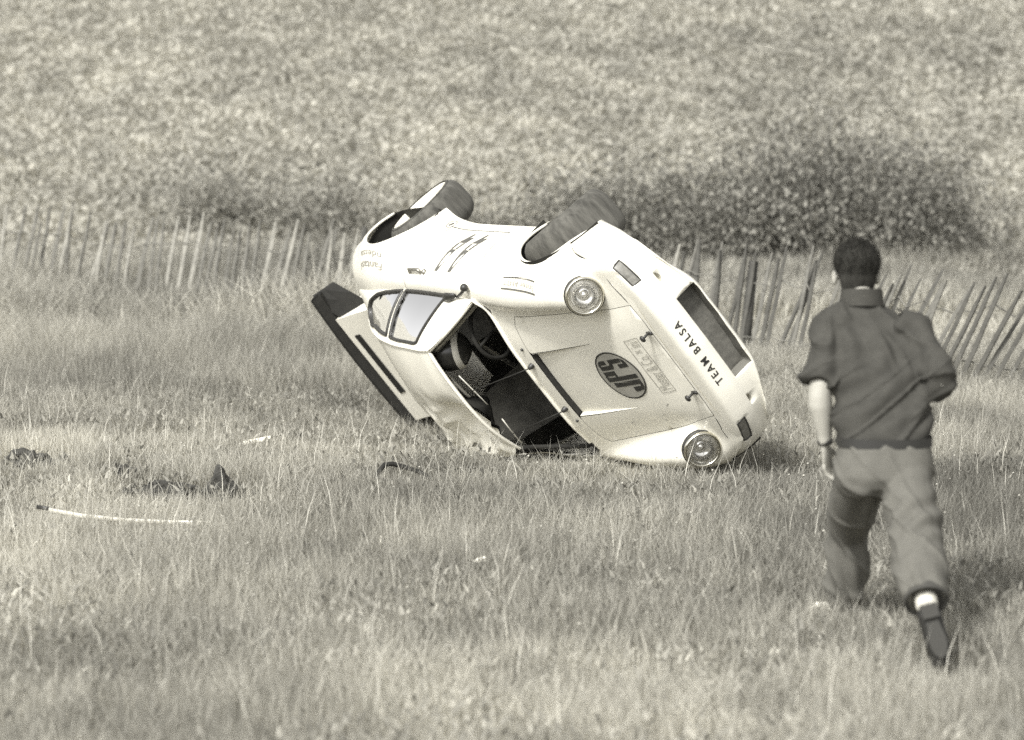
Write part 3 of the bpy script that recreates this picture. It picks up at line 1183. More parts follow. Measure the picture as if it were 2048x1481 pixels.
def on_hood(pts, c, rot, lift=.0025, sx=1.0):
    """2-D points (u to the car's left, v towards the windscreen) laid on the hood"""
    ca, sa = math.cos(rot), math.sin(rot)
    out = []
    for u, w in pts:
        y = c[1] + u * ca - w * sa
        x = c[0] - (u * sa + w * ca)
        out.append((x, y, hood_z(x, y) + lift))
    return out


def ring2d(rx, ry, n=48):
    return [(rx * math.cos(2 * math.pi * k / n), ry * math.sin(2 * math.pi * k / n)) for k in range(n)]


LC = (.235, .0)
LS = 1.34
badge = MB()
rr_ = [ring2d(.178 * k, .178 * k) for k in (.0001, .33, .66, .94)]
badge.grid([on_hood(r + r[:1], LC, 0, .0025) for r in rr_])
bo_ = badge.build('oval_badge', M_decal_g, hood, smooth=False, warp=crush)
b = MB().grid([on_hood(ring2d(.178, .178) + [(.178, 0)], LC, 0, .0040), on_hood(ring2d(.168, .168) + [(.168, 0)], LC, 0, .0040)])
b.build('badge_border', M_print, bo_, smooth=False, warp=crush)
def bars(polys, c, name, parent, lift=.0042):
    b = MB()
    for p in polys:
        d = dense(np.array(p), .02)
        b.add(on_hood(list(d), c, 0, lift), [tuple(range(len(d)))])
    return b.build(name, M_print, parent, smooth=False, warp=crush)
# the three joined letters J P S, read from the front of the car (u to the car's left, v towards the windscreen = up)
def rc(u0, u1, v0, v1):
    return [(u0, v0), (u1, v0), (u1, v1), (u0, v1)]


LET = [rc(-.078, -.045, -.112, .105), [(-.128, -.060), (-.120, -.112), (-.100, -.132), (-.045, -.136), (-.045, -.114), (-.092, -.110), (-.092, -.036), (-.128, -.036)],      # J
       rc(-.034, -.004, -.138, .134), rc(.008, .040, .022, .130), rc(-.003, .007, .110, .138), rc(-.003, .007, .022, .042),                                                   # P
       rc(.052, .081, .012, .124), rc(.091, .121, .046, .098), [(.0815, .124), (.0815, .104), (.1205, .0985), (.102, .120)],                                                  # S above
       [(.052, .011), (.081, -.006), (.0905, -.006), (.0905, .018), (.0815, .034), (.0815, .012)], rc(.091, .121, -.090, .018),
       rc(.052, .081, -.126, -.046), [(.0815, -.126), (.104, -.118), (.1205, -.0905), (.0815, -.100)]]                                                                       # S below
bars(LET, LC, 'badge_letters', bo_)
# framed strip of small lettering ahead of the badge
SC = (.505, .02)
fw, fh = .200, .052
b = MB()
for p in ([(-fw, fh), (fw, fh), (fw, fh - .004), (-fw, fh - .004)], [(-fw, -fh), (fw, -fh), (fw, -fh + .004), (-fw, -fh + .004)], [(-fw, -fh), (-fw + .004, -fh), (-fw + .004, fh), (-fw, fh)], [(fw, -fh), (fw - .004, -fh), (fw - .004, fh), (fw, fh)]):
    d = dense(np.array(p), .03)
    b.add(on_hood(list(d), SC, 0, .003), [tuple(range(len(d)))])
M_faint = mat('faded_print', 0.30, 0.55)
strip = b.build('framed_strip', M_faint, hood, smooth=False, warp=crush)
v, f = text_mesh('Master & Co. \u00d7 ini', 1.0, .0)
w, lo, hi = v[:, 0].max(), v[:, 1].min(), v[:, 1].max()
pts = [(-fw + .02 + q[0] / w * (2 * fw - .04), -fh + .010 + (q[1] - lo) / (hi - lo) * (2 * fh - .020)) for q in v]
link('strip_lettering', mesh_from(crush(on_hood(pts, SC, 0, .003)), f, False), strip, mat('faded_lettering', 0.42, 0.55))
# scratches on the hood
for (x, y, dx, dy) in ((.30, -.335, .05, .012), (.28, -.37, .03, -.012), (.40, -.275, .035, .02), (-.02, -.36, .04, .01)):
    MB().add([(x, y, hood_z(x, y) + .002), (x + dx, y + dy, hood_z(x + dx, y + dy) + .002), (x + dx * .6, y + dy + .014, hood_z(x + dx, y + dy) + .002)], [(0, 1, 2)]).build('scrape_mark', M_faint, hood, smooth=False, warp=crush)

# side decals, laid on the lower body by (X, height)
def on_side(pts, lift=.003):
    x = np.array([p[0] for p in pts])
    s = np.array([s_at(p[0], p[1]) for p in pts])
    P = lower(x, s)
    e = 1e-3
    n = np.cross(lower(x + e, s) - P, lower(x, s + e * 8) - P)
    n /= np.linalg.norm(n, axis=1)[:, None] + 1e-12
    n *= np.sign(n[:, 1])[:, None]
    return [tuple(q) for q in P + n * lift]


def side_poly(polys, name, m, parent=shell):
    b = MB()
    for p in polys:
        d = dense(np.array(p), .03)
        b.add(on_side(d), [tuple(range(len(d)))])
    return b.build(name, m, parent, smooth=False, warp=crush)


def side_text(body, x0, x1, z0, z1, name, m, parent=shell):
    """x0 = left edge as read from the car's left side (further forward is to the left)"""
    v, f = text_mesh(body, 1.0, 0.0)
    w, lo, hi = v[:, 0].max(), v[:, 1].min(), v[:, 1].max()
    pts = [(x0 + q[0] / w * (x1 - x0), z0 + (q[1] - lo) / (hi - lo) * (z1 - z0)) for q in v]
    P = on_side(pts)
    return link(name, mesh_from(crush(P), f, False, name), parent, m)


M_side = mat('side_print', 0.10, 0.55, noise_amt=.2, noise_scale=30)
for k in range(2):
    dx = .20 * k
    side_poly([[(-1.285 + dx, .735), (-1.245 + dx, .735), (-1.19 + dx, .570), (-1.275 + dx, .570)],
               [(-1.275 + dx, .566), (-1.252 + dx, .566), (-1.250 + dx, .505), (-1.272 + dx, .505)],
               [(-1.210 + dx, .566), (-1.188 + dx, .566), (-1.168 + dx, .505), (-1.190 + dx, .505)],
               [(-1.272 + dx, .500), (-1.168 + dx, .500), (-1.150 + dx, .440), (-1.205 + dx, .455), (-1.205 + dx, .405), (-1.222 + dx, .400), (-1.240 + dx, .450)]], 'side_stripe', M_side)
M_side2 = mat('side_lettering', 0.26, 0.55)
side_text('Fantasi', -2.05, -2.42, .752, .782, 'side_lettering', M_side2)
side_text('ndessa', -2.07, -2.42, .705, .735, 'side_lettering', M_side2)
frm = side_poly([[(-.27, .732), (.13, .728), (.13, .722), (-.27, .726)], [(-.27, .786), (.13, .774), (.13, .768), (-.27, .780)]], 'sponsor_frame', M_side)
side_text('Inter ANTT', .11, -.25, .742, .765, 'sponsor_lettering', mat('pale_side_print', 0.40, .55), frm)
b = MB().grid([on_side([(-1.70 + .040 * k * math.cos(a), .33 + .040 * k * math.sin(a)) for a in np.linspace(0, 2 * math.pi, 21)]) for k in (1.0, .82)])
em = b.build('round_emblem', mat('emblem_print', .22, .55), shell, smooth=False, warp=crush)
side_poly([[(-1.72, .345), (-1.70, .352), (-1.685, .320), (-1.705, .312)]], 'emblem_mark', M_side, em)

# ---------------------------------------------------------------- a helmet seen behind the screen
hm = empty('racing_helmet', CAR_M @ Matrix.Translation((-1.17, .365, 1.00)) @ Matrix.Rotation(R_(20), 4, 'Y'))
tag(hm, 'dark helmet with a pale rim band seen through the overturned car\'s empty windscreen opening', 'helmet')
pr = [(0, .135)] + [(.125 * math.sin(a), .135 * math.cos(a)) for a in np.linspace(.2, 2.2, 14)]
MB().lathe(pr, Matrix.Identity(4), 32).build('helmet_shell', mat('helmet_dark', .035, .25, noise_amt=.3), hm)
MB().lathe([(.1245, .040), (.124, .048), (.118, .062), (.110, .074), (.106, .076)], Vector((.78, -.31, -.42)).to_track_quat('Z', 'Y').to_matrix().to_4x4(), 32).build('rim_band', M_pale, hm)
MB().lathe([(.10, -.08), (.07, -.085), (.0, -.06)], Matrix.Identity(4), 24).build('lining', M_interior, hm)
# ================================================================== ground
def axis(lo, hi, fine_lo, fine_hi, fs, growth=1.25):
    a = list(np.arange(fine_lo, fine_hi + 1e-6, fs))
    s = fs
    while a[-1] < hi:
        s *= growth
        a.append(min(a[-1] + s, hi))
    s = fs
    while a[0] > lo:
        s *= growth
        a.insert(0, max(a[0] - s, lo))
    return np.array(a)


gx, gy = axis(-900, 900, -9, 9, 0.16), axis(-300, 1500, 8, 48, 0.16)
GX, GY = np.meshgrid(gx, gy)
GZ = ground_z(GX, GY)
nj = len(gx)
gV = np.stack([GX.ravel(), GY.ravel(), GZ.ravel()], 1)
ii, jj = np.meshgrid(np.arange(len(gy) - 1), np.arange(nj - 1), indexing='ij')
q = (ii * nj + jj).ravel()
gF = np.stack([q, q + 1, q + nj + 1, q + nj], 1)


def fast_mesh(name, V, F, smooth=False):
    """V (n,3), F (m,k) all faces the same size"""
    me = bpy.data.meshes.new(name)
    V = np.ascontiguousarray(V, np.float32)
    F = np.ascontiguousarray(F, np.int32)
    me.vertices.add(len(V))
    me.vertices.foreach_set('co', V.ravel())
    me.loops.add(F.size)
    me.loops.foreach_set('vertex_index', F.ravel())
    me.polygons.add(len(F))
    me.polygons.foreach_set('loop_start', np.arange(0, F.size, F.shape[1], dtype=np.int32))
    me.polygons.foreach_set('loop_total', np.full(len(F), F.shape[1], np.int32))
    if smooth:
        me.polygons.foreach_set('use_smooth', np.ones(len(F), bool))
    me.update(calc_edges=True)
    return me


def ground_material():
    m = bpy.data.materials.new('turf_and_soil')
    m.use_nodes = True
    nt = m.node_tree
    b = nt.nodes['Principled BSDF']
    b.inputs['Roughness'].default_value = 0.95
    b.inputs['Specular IOR Level'].default_value = 0.1
    tc = nt.nodes.new('ShaderNodeTexCoord')
    n1 = nt.nodes.new('ShaderNodeTexNoise')
    n1.inputs['Scale'].default_value = 6.0
    n1.inputs['Detail'].default_value = 8.0
    n1.inputs['Roughness'].default_value = 0.7
    n2 = nt.nodes.new('ShaderNodeTexNoise')
    n2.inputs['Scale'].default_value = 0.45
    n2.inputs['Detail'].default_value = 3.0
    ad = nt.nodes.new('ShaderNodeMath')
    ad.operation = 'MULTIPLY_ADD'
    ad.inputs[1].default_value = 0.35
    rp = nt.nodes.new('ShaderNodeValToRGB')
    rp.color_ramp.elements[0].position = 0.42
    rp.color_ramp.elements[0].color = grey(0.20)
    rp.color_ramp.elements[1].position = 0.82
    rp.color_ramp.elements[1].color = grey(0.48)
    nt.links.new(tc.outputs['Object'], n1.inputs['Vector'])
    nt.links.new(tc.outputs['Object'], n2.inputs['Vector'])
    nt.links.new(n2.outputs['Fac'], ad.inputs[0])
    nt.links.new(n1.outputs['Fac'], ad.inputs[2])
    nt.links.new(ad.outputs[0], rp.inputs[0])
    nt.links.new(rp.outputs[0], b.inputs['Base Color'])
    bp = nt.nodes.new('ShaderNodeBump')
    bp.inputs['Distance'].default_value = 0.05
    nt.links.new(n1.outputs['Fac'], bp.inputs['Height'])
    nt.links.new(bp.outputs[0], b.inputs['Normal'])
    return m


ground = link('ground', fast_mesh('ground', gV, gF, True), None, ground_material())
ground['kind'] = 'structure'

# ================================================================== blades
def blade_mesh(name, x, y, h, w, az, lean, curl, shade, m, z0=None, face=None):
    n = len(x)
    z = ground_z(x, y) - 0.01 if z0 is None else z0
    dx, dy = np.cos(az), np.sin(az)
    fa = rng.uniform(0, 2 * np.pi, n) if face is None else face
    px, py = np.cos(fa) * w * .5, np.sin(fa) * w * .5
    B = np.stack([x, y, z], 1)
    m1 = B + np.stack([dx * lean * h * .35, dy * lean * h * .35, h * .55], 1)
    tp = B + np.stack([dx * (lean * h * .8 + curl * h), dy * (lean * h * .8 + curl * h), h * (1 - .35 * curl)], 1)
    P = np.stack([px, py, np.zeros(n)], 1)
    V = np.stack([B - P, B + P, m1 + P * .8, m1 - P * .8, tp], 1).reshape(-1, 3)
    k = np.arange(n)[:, None] * 5
    F = np.concatenate([k + np.array([[0, 1, 2]]), k + np.array([[0, 2, 3]]), k + np.array([[3, 2, 4]])], 0)
    me = fast_mesh(name, V, F)
    at = me.attributes.new('shade', 'FLOAT', 'POINT')
    at.data.foreach_set('value', np.repeat(np.clip(shade, 0, 1), 5).astype(np.float32))
    me.materials.append(m)
    return me


def scatter(n, y0, y1, spread=.23, pad=.6):
    """random points, evenly over the wedge of land between two distances"""
    y = np.sqrt(rng.uniform(y0 ** 2, y1 ** 2, n))
    x = rng.uniform(-1, 1, n) * (spread * y + pad)
    return x, y


def field_tone(x, y):
    """slow drifts between dry and green sward"""
    t = .55 * vnoise(x, y, .35, 3) + .30 * vnoise(x, y, 1.1, 4) + .35 * vnoise(x, y, 3.3, 6)
    t = t + .16 * sstep(-x, .5, 4) * sstep(-y, -19, -12) - .05 * sstep(x, .5, 3)
    t = t + .22 * np.exp(-(((x + 3.4) / 1.3) ** 2 + ((y - 18.6) / 1.1) ** 2))
    return (t - .48) * 1.35 + .36


M_grass = attr_mat('dry_grass', 0.19, 0.70, 0.8, transl=.4)
M_field = attr_mat('crop_leaves', 0.24, 0.58, 0.8, transl=.4)
M_dark_leaf = attr_mat('bramble_leaves', 0.105, 0.38, 0.8, transl=.3)
M_stalk = attr_mat('dry_stalks', 0.28, 0.62, 0.7)


def car_clear(x, y):
    """grass crushed flat beneath the car"""
    return ((x - .55) / .85) ** 2 + ((y - 19.2) / 1.7) ** 2 < 1


N = 400000
x, y = scatter(N, 9.6, 24.5)
tall = vnoise(x, y, .8, 8) * .6 + vnoise(x, y, 2.4, 9) * .4
h = (.06 + .18 * tall) * rng.uniform(.55, 1.4, N)
h *= 1 - .35 * np.exp(-(((x - .9) / 1.3) ** 2 + ((y - 16.9) / 1.1) ** 2))
h *= np.where(car_clear(x, y), .25, 1.0)
for cx_, cy_, rx_, ry_ in ((-2.9, 17.6, .36, .36), (-2.24, 17.1, .20, .28), (-1.80, 16.42, .50, .34), (-.2, 17.3, .28, .28), (-.65, 16.95, .35, .22), (1.72, 11.55, .18, .35)):
    h *= np.where(((x - cx_) / rx_) ** 2 + ((y - cy_) / ry_) ** 2 < 1, .35, 1.0)
h *= 1 + .9 * sstep(y, 20.5, 24) * (x < 0.2) + .15 * sstep(y, 20.5, 23)
tone = field_tone(x, y)
sh = tone * .8 + rng.normal(0, .13, N) - .04
az = rng.uniform(0, 2 * np.pi, N)
me = blade_mesh('grass', x, y, h, rng.uniform(.003, .0065, N), az, rng.uniform(0, .55, N), rng.uniform(0, .6, N) ** 2, sh, M_grass)
go = link('grass', me)
tag(go, 'short dry meadow grass covering the ground round the car', 'grass', kind='stuff')

# low leafy weeds among the grass: small broad leaves
N = 120000
x, y = scatter(N, 9.6, 24.5)
keep = (vnoise(x, y, .8, 12) * .6 + vnoise(x, y, 3, 13) * .4) > rng.normal(.50, .10, N)
x, y = x[keep], y[keep]
N = len(x)
h = rng.uniform(.02, .05, N)
z0 = ground_z(x, y) + rng.uniform(.02, .06 + .11 * vnoise(x, y, 2.2, 15), N) * np.where(car_clear(x, y), .2, 1)
me = blade_mesh('weeds', x, y, h, rng.uniform(.010, .023, N), rng.uniform(0, 6.28, N), rng.uniform(.4, 1.4, N), rng.uniform(0, .5, N), field_tone(x, y) * .6 + rng.normal(-.05, .2, N), M_grass, z0=z0)
tag(link('low_weeds', me), 'small leaved weeds growing low among the meadow grass', 'weeds', kind='stuff')

# taller tufts standing against the car's lower edge
N = 9000
x = rng.uniform(-.75, 2.1, N)
y = 17.05 - .25 * x + rng.normal(0, .22, N) + .45 * (x < .6)
k = vnoise(x, y, 5.0, 51) > .45
x, y = x[k], y[k]
N = len(x)
me = blade_mesh('tufts', x, y, rng.uniform(.08, .24, N), rng.uniform(.003, .008, N), rng.uniform(0, 6.28, N), rng.uniform(.1, .7, N), rng.uniform(0, .4, N), field_tone(x, y) * .7 + rng.normal(0, .17, N), M_grass)
tag(link('grass_tufts', me), 'taller weedy tufts standing in front of the car\'s lower edge', 'grass', kind='stuff')

# long pale stalks, upright and fallen
N = 5200
x, y = scatter(N, 10, 23.5)
k = ~car_clear(x, y)
x, y = x[k], y[k]
N = len(x)
fallen = rng.uniform(0, 1, N) < .35
h = np.where(fallen, rng.uniform(.05, .12, N), rng.uniform(.16, .38, N))
ln = np.where(fallen, rng.uniform(2.5, 6, N), rng.uniform(.05, .5, N))
me = blade_mesh('stalks', x, y, h, rng.uniform(.0025, .0045, N), rng.uniform(0, 6.28, N), ln, np.where(fallen, .2, rng.uniform(0, .12, N)), rng.uniform(.3, 1, N), M_stalk)
tag(link('dry_stalks', me), 'long pale grass stalks standing and lying in the meadow', 'grass stalks', kind='stuff')

# tiny pale flower heads on stems
N = 1500
x, y = scatter(N, 10.5, 23.5)
k = ((vnoise(x, y, .9, 21) > .55) | ((np.abs(x - .6) < 1.6) & (np.abs(y - 16.9) < .8))) & ~car_clear(x, y)
x, y = x[k], y[k]
N = len(x)
hz = rng.uniform(.09, .24, N)
V, F = [], []
c = np.stack([x, y, ground_z(x, y) + hz], 1)
r = rng.uniform(.004, .010, N)
oc = np.array([(1, 0, 0), (0, 1, 0), (-1, 0, 0), (0, -1, 0), (0, 0, .7), (0, 0, -.7)])
V = (c[:, None, :] + oc[None] * r[:, None, None]).reshape(-1, 3)
of = np.array([(0, 1, 4), (1, 2, 4), (2, 3, 4), (3, 0, 4), (1, 0, 5), (2, 1, 5), (3, 2, 5), (0, 3, 5)])
F = (np.arange(N)[:, None, None] * 6 + of[None]).reshape(-1, 3)
me = fast_mesh('flower_heads', V, F)
at = me.attributes.new('shade', 'FLOAT', 'POINT')
at.data.foreach_set('value', np.repeat(rng.uniform(.0, .7, N), 6).astype(np.float32))
me.materials.append(M_stalk)
tag(link('wild_flowers', me), 'tiny pale wild flower heads dotted through the meadow', 'wild flowers', kind='stuff')
me = blade_mesh('flower_stems', x, y, hz, np.full(N, .003), np.zeros(N), np.zeros(N), np.zeros(N), rng.uniform(.2, .6, N), M_grass)
tag(link('flower_stems', me), 'thin stems carrying the tiny pale flower heads', 'flower stems', kind='stuff')

# rough growth along the fence and the leafy field climbing beyond it
N = 120000
x, y = scatter(N, 23.5, 33, .23, 1.0)
h = (.12 + .34 * vnoise(x, y, .7, 31)) * rng.uniform(.5, 1.3, N)
h *= np.where((x > 1.0) & (y < 28), .42, 1.0) * np.where((x < .5) & (y < 31), 1.7, 1.0)
me = blade_mesh('rough_grass', x, y, h, rng.uniform(.008, .016, N), rng.uniform(0, 6.28, N), rng.uniform(0, .5, N), rng.uniform(0, .5, N), field_tone(x, y) * .8 + rng.normal(0, .2, N), M_grass)
tag(link('rough_grass', me), 'long rough grass growing along the foot of the picket fence', 'grass', kind='stuff')
N = 220000
x, y = scatter(N, 31.5, 56, .22, 1.5)
h = rng.uniform(.03, .10, N)
z0 = ground_z(x, y) + rng.uniform(.0, .22, N) * (.4 + .6 * vnoise(x, y, 1.8, 41))
sh = .50 * vnoise(x, y, 2.3, 42) + .30 * vnoise(x, y, .3, 43) + .20 * vnoise(x, y, .9, 44) + .02 + rng.normal(0, .11, N) + .12 * sstep(-x, -1, 6)
me = blade_mesh('crop', x, y, h, rng.uniform(.03, .085, N), rng.uniform(0, 6.28, N), rng.uniform(.2, 1.2, N), rng.uniform(0, .6, N), sh, M_field, z0=z0)
tag(link('field_crop', me), 'leafy pale crop covering the rising field behind the fence', 'crop', kind='stuff')

# ================================================================== bushes beyond the fence
def bush(px, py, rx, ry, rz, n, label, tone=0.0):
    gz = float(ground_z(px, py))
    o = empty('bramble_bush', loc=(px, py, gz))
    tag(o, label, 'bush', 'bushes behind the fence')
    # leaves gathered on many small sprays through the crown
    ns = 70
    u = rng.normal(0, 1, (ns, 3))
    u /= np.linalg.norm(u, axis=1)[:, None]
    u[:, 2] = np.abs(u[:, 2])
    cen = u * rng.uniform(.35, 1.12, (ns, 1)) * np.array([rx, ry, rz])
    k = rng.integers(0, ns, n)
    P = cen[k] + rng.normal(0, 1, (n, 3)) * np.array([.22, .22, .17]) * (rz / .8)
    P[:, 2] = np.maximum(P[:, 2], .02)
    sprtone = rng.normal(0, .22, ns)
    me = blade_mesh('foliage', P[:, 0], P[:, 1], rng.uniform(.03, .07, n), rng.uniform(.02, .045, n), rng.uniform(0, 6.28, n), rng.uniform(.1, 1.3, n), rng.uniform(0, .5, n), .38 + tone + sprtone[k] + rng.normal(0, .16, n), M_dark_leaf, z0=P[:, 2])
    link('foliage', me, o)
    b = MB()
    for i in range(14):
        t = cen[rng.integers(0, ns)]
        b.tube([(t[0] * .1, t[1] * .1, -.05), (t[0] * .5, t[1] * .5, t[2] * .6), tuple(t)], [.014, .010, .004], 5)
    b.build('stems', M_stem, o)['kind'] = 'stuff'
    return o


M_stem = mat('bush_stem', .10, .9)
bush(3.55, 33.4, .95, .8, 1.25, 14000, 'largest dark bush behind the fence, straight above the running man', -.02)
bush(4.45, 33.3, .70, .7, 1.05, 8000, 'dark bush ending the row at the right, beyond the man\'s right shoulder', .0)
bush(2.55, 33.2, .80, .7, 1.00, 9000, 'dark bush next left of the largest one, above the dark fence post', .04)
bush(1.65, 33.4, .75, .6, .90, 7000, 'grey bush just right of the raised front wheel', .08)
bush(.75, 33.8, .70, .6, .85, 5500, 'grey bush directly behind the raised front wheel', .16)
bush(-3.35, 34.6, .75, .6, .70, 2400, 'faint grey bush behind the left stretch of fence, further from the car', .30)
bush(-2.25, 34.4, .70, .6, .75, 2600, 'faint grey bush behind the left stretch of fence, nearer the rear wheel', .26)
bush(-.55, 34.2, .55, .5, .45, 2000, 'low pale bush behind the raised rear wheel', .34)

# ================================================================== picket fence
FP = np.array([(-6.6, 30.6), (-3.2, 28.8), (-1.4, 27.3), (1.2, 24.9), (1.9, 24.0), (2.6, 22.9), (3.4, 22.0), (4.9, 20.9)])
seg = np.hypot(*np.diff(FP, axis=0).T)
cum = np.r_[0, np.cumsum(seg)]


def fence_at(t):
    return np.array([np.interp(t, cum, FP[:, 0]), np.interp(t, cum, FP[:, 1])])


fence = empty('picket_fence', loc=(FP[0][0], FP[0][1], 0))
tag(fence, 'leaning fence of thin split wooden pickets wired together, crossing behind the car', 'fence')
M_pick = [mat('weathered_picket_pale', .29, .9, noise_amt=.35, noise_scale=12), mat('weathered_picket_grey', .16, .9, noise_amt=.35, noise_scale=12), mat('weathered_picket_dark', .09, .9, noise_amt=.3, noise_scale=12)]
off = np.array([FP[0][0], FP[0][1], 0.0])
pick_mesh = []
for k in range(9):
    b = MB()
    wv, tv = random.uniform(.030, .045), random.uniform(.016, .024)
    rows = []
    for t in np.linspace(0, 1, 6):
        s_ = 1 - .12 * t if t < .95 else .35
        jx, jy = random.uniform(-.006, .006), random.uniform(-.004, .004)
        rows.append([(jx - wv / 2 * s_, jy - tv / 2, t), (jx + wv / 2 * s_, jy - tv / 2, t), (jx + wv / 2 * s_ * .8, jy + tv / 2, t), (jx - wv / 2 * s_ * .8, jy + tv / 2, t)])
    b.grid([r + r[:1] for r in rows])
    me_ = mesh_from(b.v, b.f, False, 'picket')
    me_.materials.append(M_pick[(0, 1, 2, 0, 1, 1, 0, 1, 2)[k]])
    pick_mesh.append(me_)
t = 0.0
wire_pts = [[], []]
while t < cum[-1]:
    p = fence_at(t)
    right = sstep(p[0], 1.5, 3.6)
    lean = R_(11) + R_(17) * float(right) + random.gauss(0, R_(3.2))
    hh = random.uniform(.94, 1.10) - .06 * float(right)
    rl = p[0] > 1.2
    k = random.choice([0, 3, 1, 4, 5, 7] if not rl else [2, 8, 2, 8, 5, 1])
    o = bpy.data.objects.new('picket', pick_mesh[k])
    COL.objects.link(o)
    o.parent = fence
    gz = float(ground_z(p[0], p[1]))
    o.location = (p[0] - off[0] - .10 * math.sin(lean), p[1] - off[1], gz - .08)
    o.rotation_euler = (random.gauss(R_(-4), R_(4)), lean, R_(-30) + random.gauss(0, R_(10)))
    o.scale = (1, 1, hh)
    for w_, f in ((0, .30), (1, .74)):
        wire_pts[w_].append((p[0] - off[0] - .10 * math.sin(lean) + math.sin(lean) * hh * f, p[1] - off[1] - .025, gz - .08 + hh * f * math.cos(lean)))
    t += random.uniform(.10, .15) if p[0] < 1.4 else random.uniform(.085, .12)
for wp in wire_pts:
    MB().tube(wp, .006, 4).build('wire', M_pick[1], fence)
for (px, py, hh, dx, r_) in ((1.86, 24.1, .82, .085, .045), (-1.36, 27.2, .92, .02, .030)):
    gz = float(ground_z(px, py))
    MB().tube([(px - off[0], py - off[1], gz - .1), (px - off[0] + dx * .5, py - off[1], gz + hh * .5), (px - off[0] + dx, py - off[1], gz + hh)], [r_ * 1.15, r_, r_ * .85], 8).build('post', mat('dark_post', .06, .9, noise_amt=.3), fence)

# ================================================================== wreckage and torn turf
def W0(x, y, z=0.0):
    return (x, y, float(ground_z(x, y)) + z)


M_torn = attr_mat('torn_turf', .02, .22, .9)
M_soil = mat('bare_soil', .05, .95, noise_amt=.5, noise_scale=30, bump=.01, bump_scale=50)


def clod(cx, cy, rx, ry, rz, label, peak=None, n=260):
    o = empty('turf_clod', loc=W0(cx, cy))
    tag(o, label, 'turf clod', 'clods of torn turf')
    bm = bmesh.new()
    bmesh.ops.create_icosphere(bm, subdivisions=4, radius=1)
    for v in bm.verts:
        p = v.co.copy()
        d = 1 + .45 * noise.noise(p * 1.7 + Vector((cx, cy, 0))) + .3 * noise.noise(p * 4.5 + Vector((cy, cx, 3)))
        v.co = Vector((p.x * rx * d, p.y * ry * d, max(p.z, -.3) * rz * d + rz * .35))
        if peak:
            k = math.exp(-((v.co.x - peak[0]) / .05) ** 2)
            v.co.z += peak[1] * k * max(p.z, 0)
    me = bpy.data.meshes.new('soil')
    bm.to_mesh(me)
    bm.free()
    link('soil', me, o, M_soil)
    a = rng.uniform(0, 6.28, n)
    rr = np.sqrt(rng.uniform(0, 1, n))
    x, y = rr * np.cos(a) * rx * 1.1, rr * np.sin(a) * ry * 1.1
    me = blade_mesh('roots', x, y, rng.uniform(.03, .09, n), rng.uniform(.004, .010, n), rng.uniform(0, 6.28, n), rng.uniform(.4, 2.0, n), rng.uniform(0, .8, n), rng.uniform(0, .9, n), M_torn, z0=np.maximum(0, 1 - rr) * rz * .9)
    link('roots', me, o)['kind'] = 'stuff'
    cb = MB()
    for _ in range(26):
        a_, q_ = random.uniform(0, 6.28), random.uniform(.8, 2.1)
        s_ = random.uniform(.010, .030)
        c_ = Vector((math.cos(a_) * rx * q_, math.sin(a_) * ry * q_ * 1.2, random.uniform(.02, .06)))
        cb.add([c_ + Vector(d_) * s_ * random.uniform(.6, 1.3) for d_ in ((1, 0, 0), (0, 1, 0), (-1, 0, 0), (0, -1, 0), (0, 0, 1), (0, 0, -1))], [(0, 1, 4), (1, 2, 4), (2, 3, 4), (3, 0, 4), (1, 0, 5), (2, 1, 5), (3, 2, 5), (0, 3, 5)])
    cb.build('crumbs', M_soil, o, smooth=False)['kind'] = 'stuff'
    return o


clod(-2.885, 17.75, .15, .10, .085, 'dark clod of torn turf furthest left, near the picture\'s edge')
clod(-2.235, 17.25, .08, .06, .070, 'smallest dark clod of torn turf, lying alone')
clod(-1.93, 16.62, .17, .08, .070, 'broad low clod of torn turf left of the peaked one')
clod(-1.60, 16.55, .11, .07, .080, 'clod of torn turf with an upright pointed tuft', peak=(-.03, .10))
clod(-.15, 17.45, .13, .07, .05, 'dark clod churned up beside the crushed edge of the roof', n=200)

# bent strip of metal trim
P = [W0(-2.48, 15.50, .120), W0(-2.23, 15.36, .098), W0(-1.98, 15.24, .090), W0(-1.73, 15.10, .095), W0(-1.52, 15.02, .100)]
ts = empty('trim_strip', loc=P[2])
tag(ts, 'long bent pale strip of car trim lying on the grass at the left', 'trim strip')
P = [tuple(np.array(p) - np.array(P[2])) for p in P]
MB().tube(P, [(.012, .005)] * 5, 8).build('strip', mat('bright_trim', .75, .4, metal=.3), ts)
MB().tube([np.array(P[0]) + (0, 0, .003), np.array(P[0]) * .72 + np.array(P[1]) * .28 + (0, 0, .004)], [(.013, .006)] * 2, 8).build('dark_end', M_trim, ts)

# looped rubber window seal
P = [(-.79, 17.10, .03), (-.775, 17.12, .09), (-.735, 17.16, .135), (-.69, 17.2, .135), (-.62, 17.2, .115), (-.54, 17.2, .09), (-.47, 17.18, .05), (-.42, 17.15, .02)]
c0 = np.array(W0(-.62, 17.15))
sl = empty('rubber_seal', loc=tuple(c0))
tag(sl, 'bent loop of black rubber window seal in the grass before the car', 'rubber seal')
MB().tube([np.array((x_, y_, float(ground_z(x_, y_)) + z_)) - c0 for x_, y_, z_ in P], [.014] * 8, 8).build('loop', M_black, sl)
MB().tube([np.array((x_, y_, float(ground_z(x_, y_)) + z_)) - c0 for x_, y_, z_ in ((-.785, 17.1, .07), (-.70, 17.0, .06), (-.60, 17.05, .05))], [.010] * 3, 6).build('tail_end', M_black, sl)


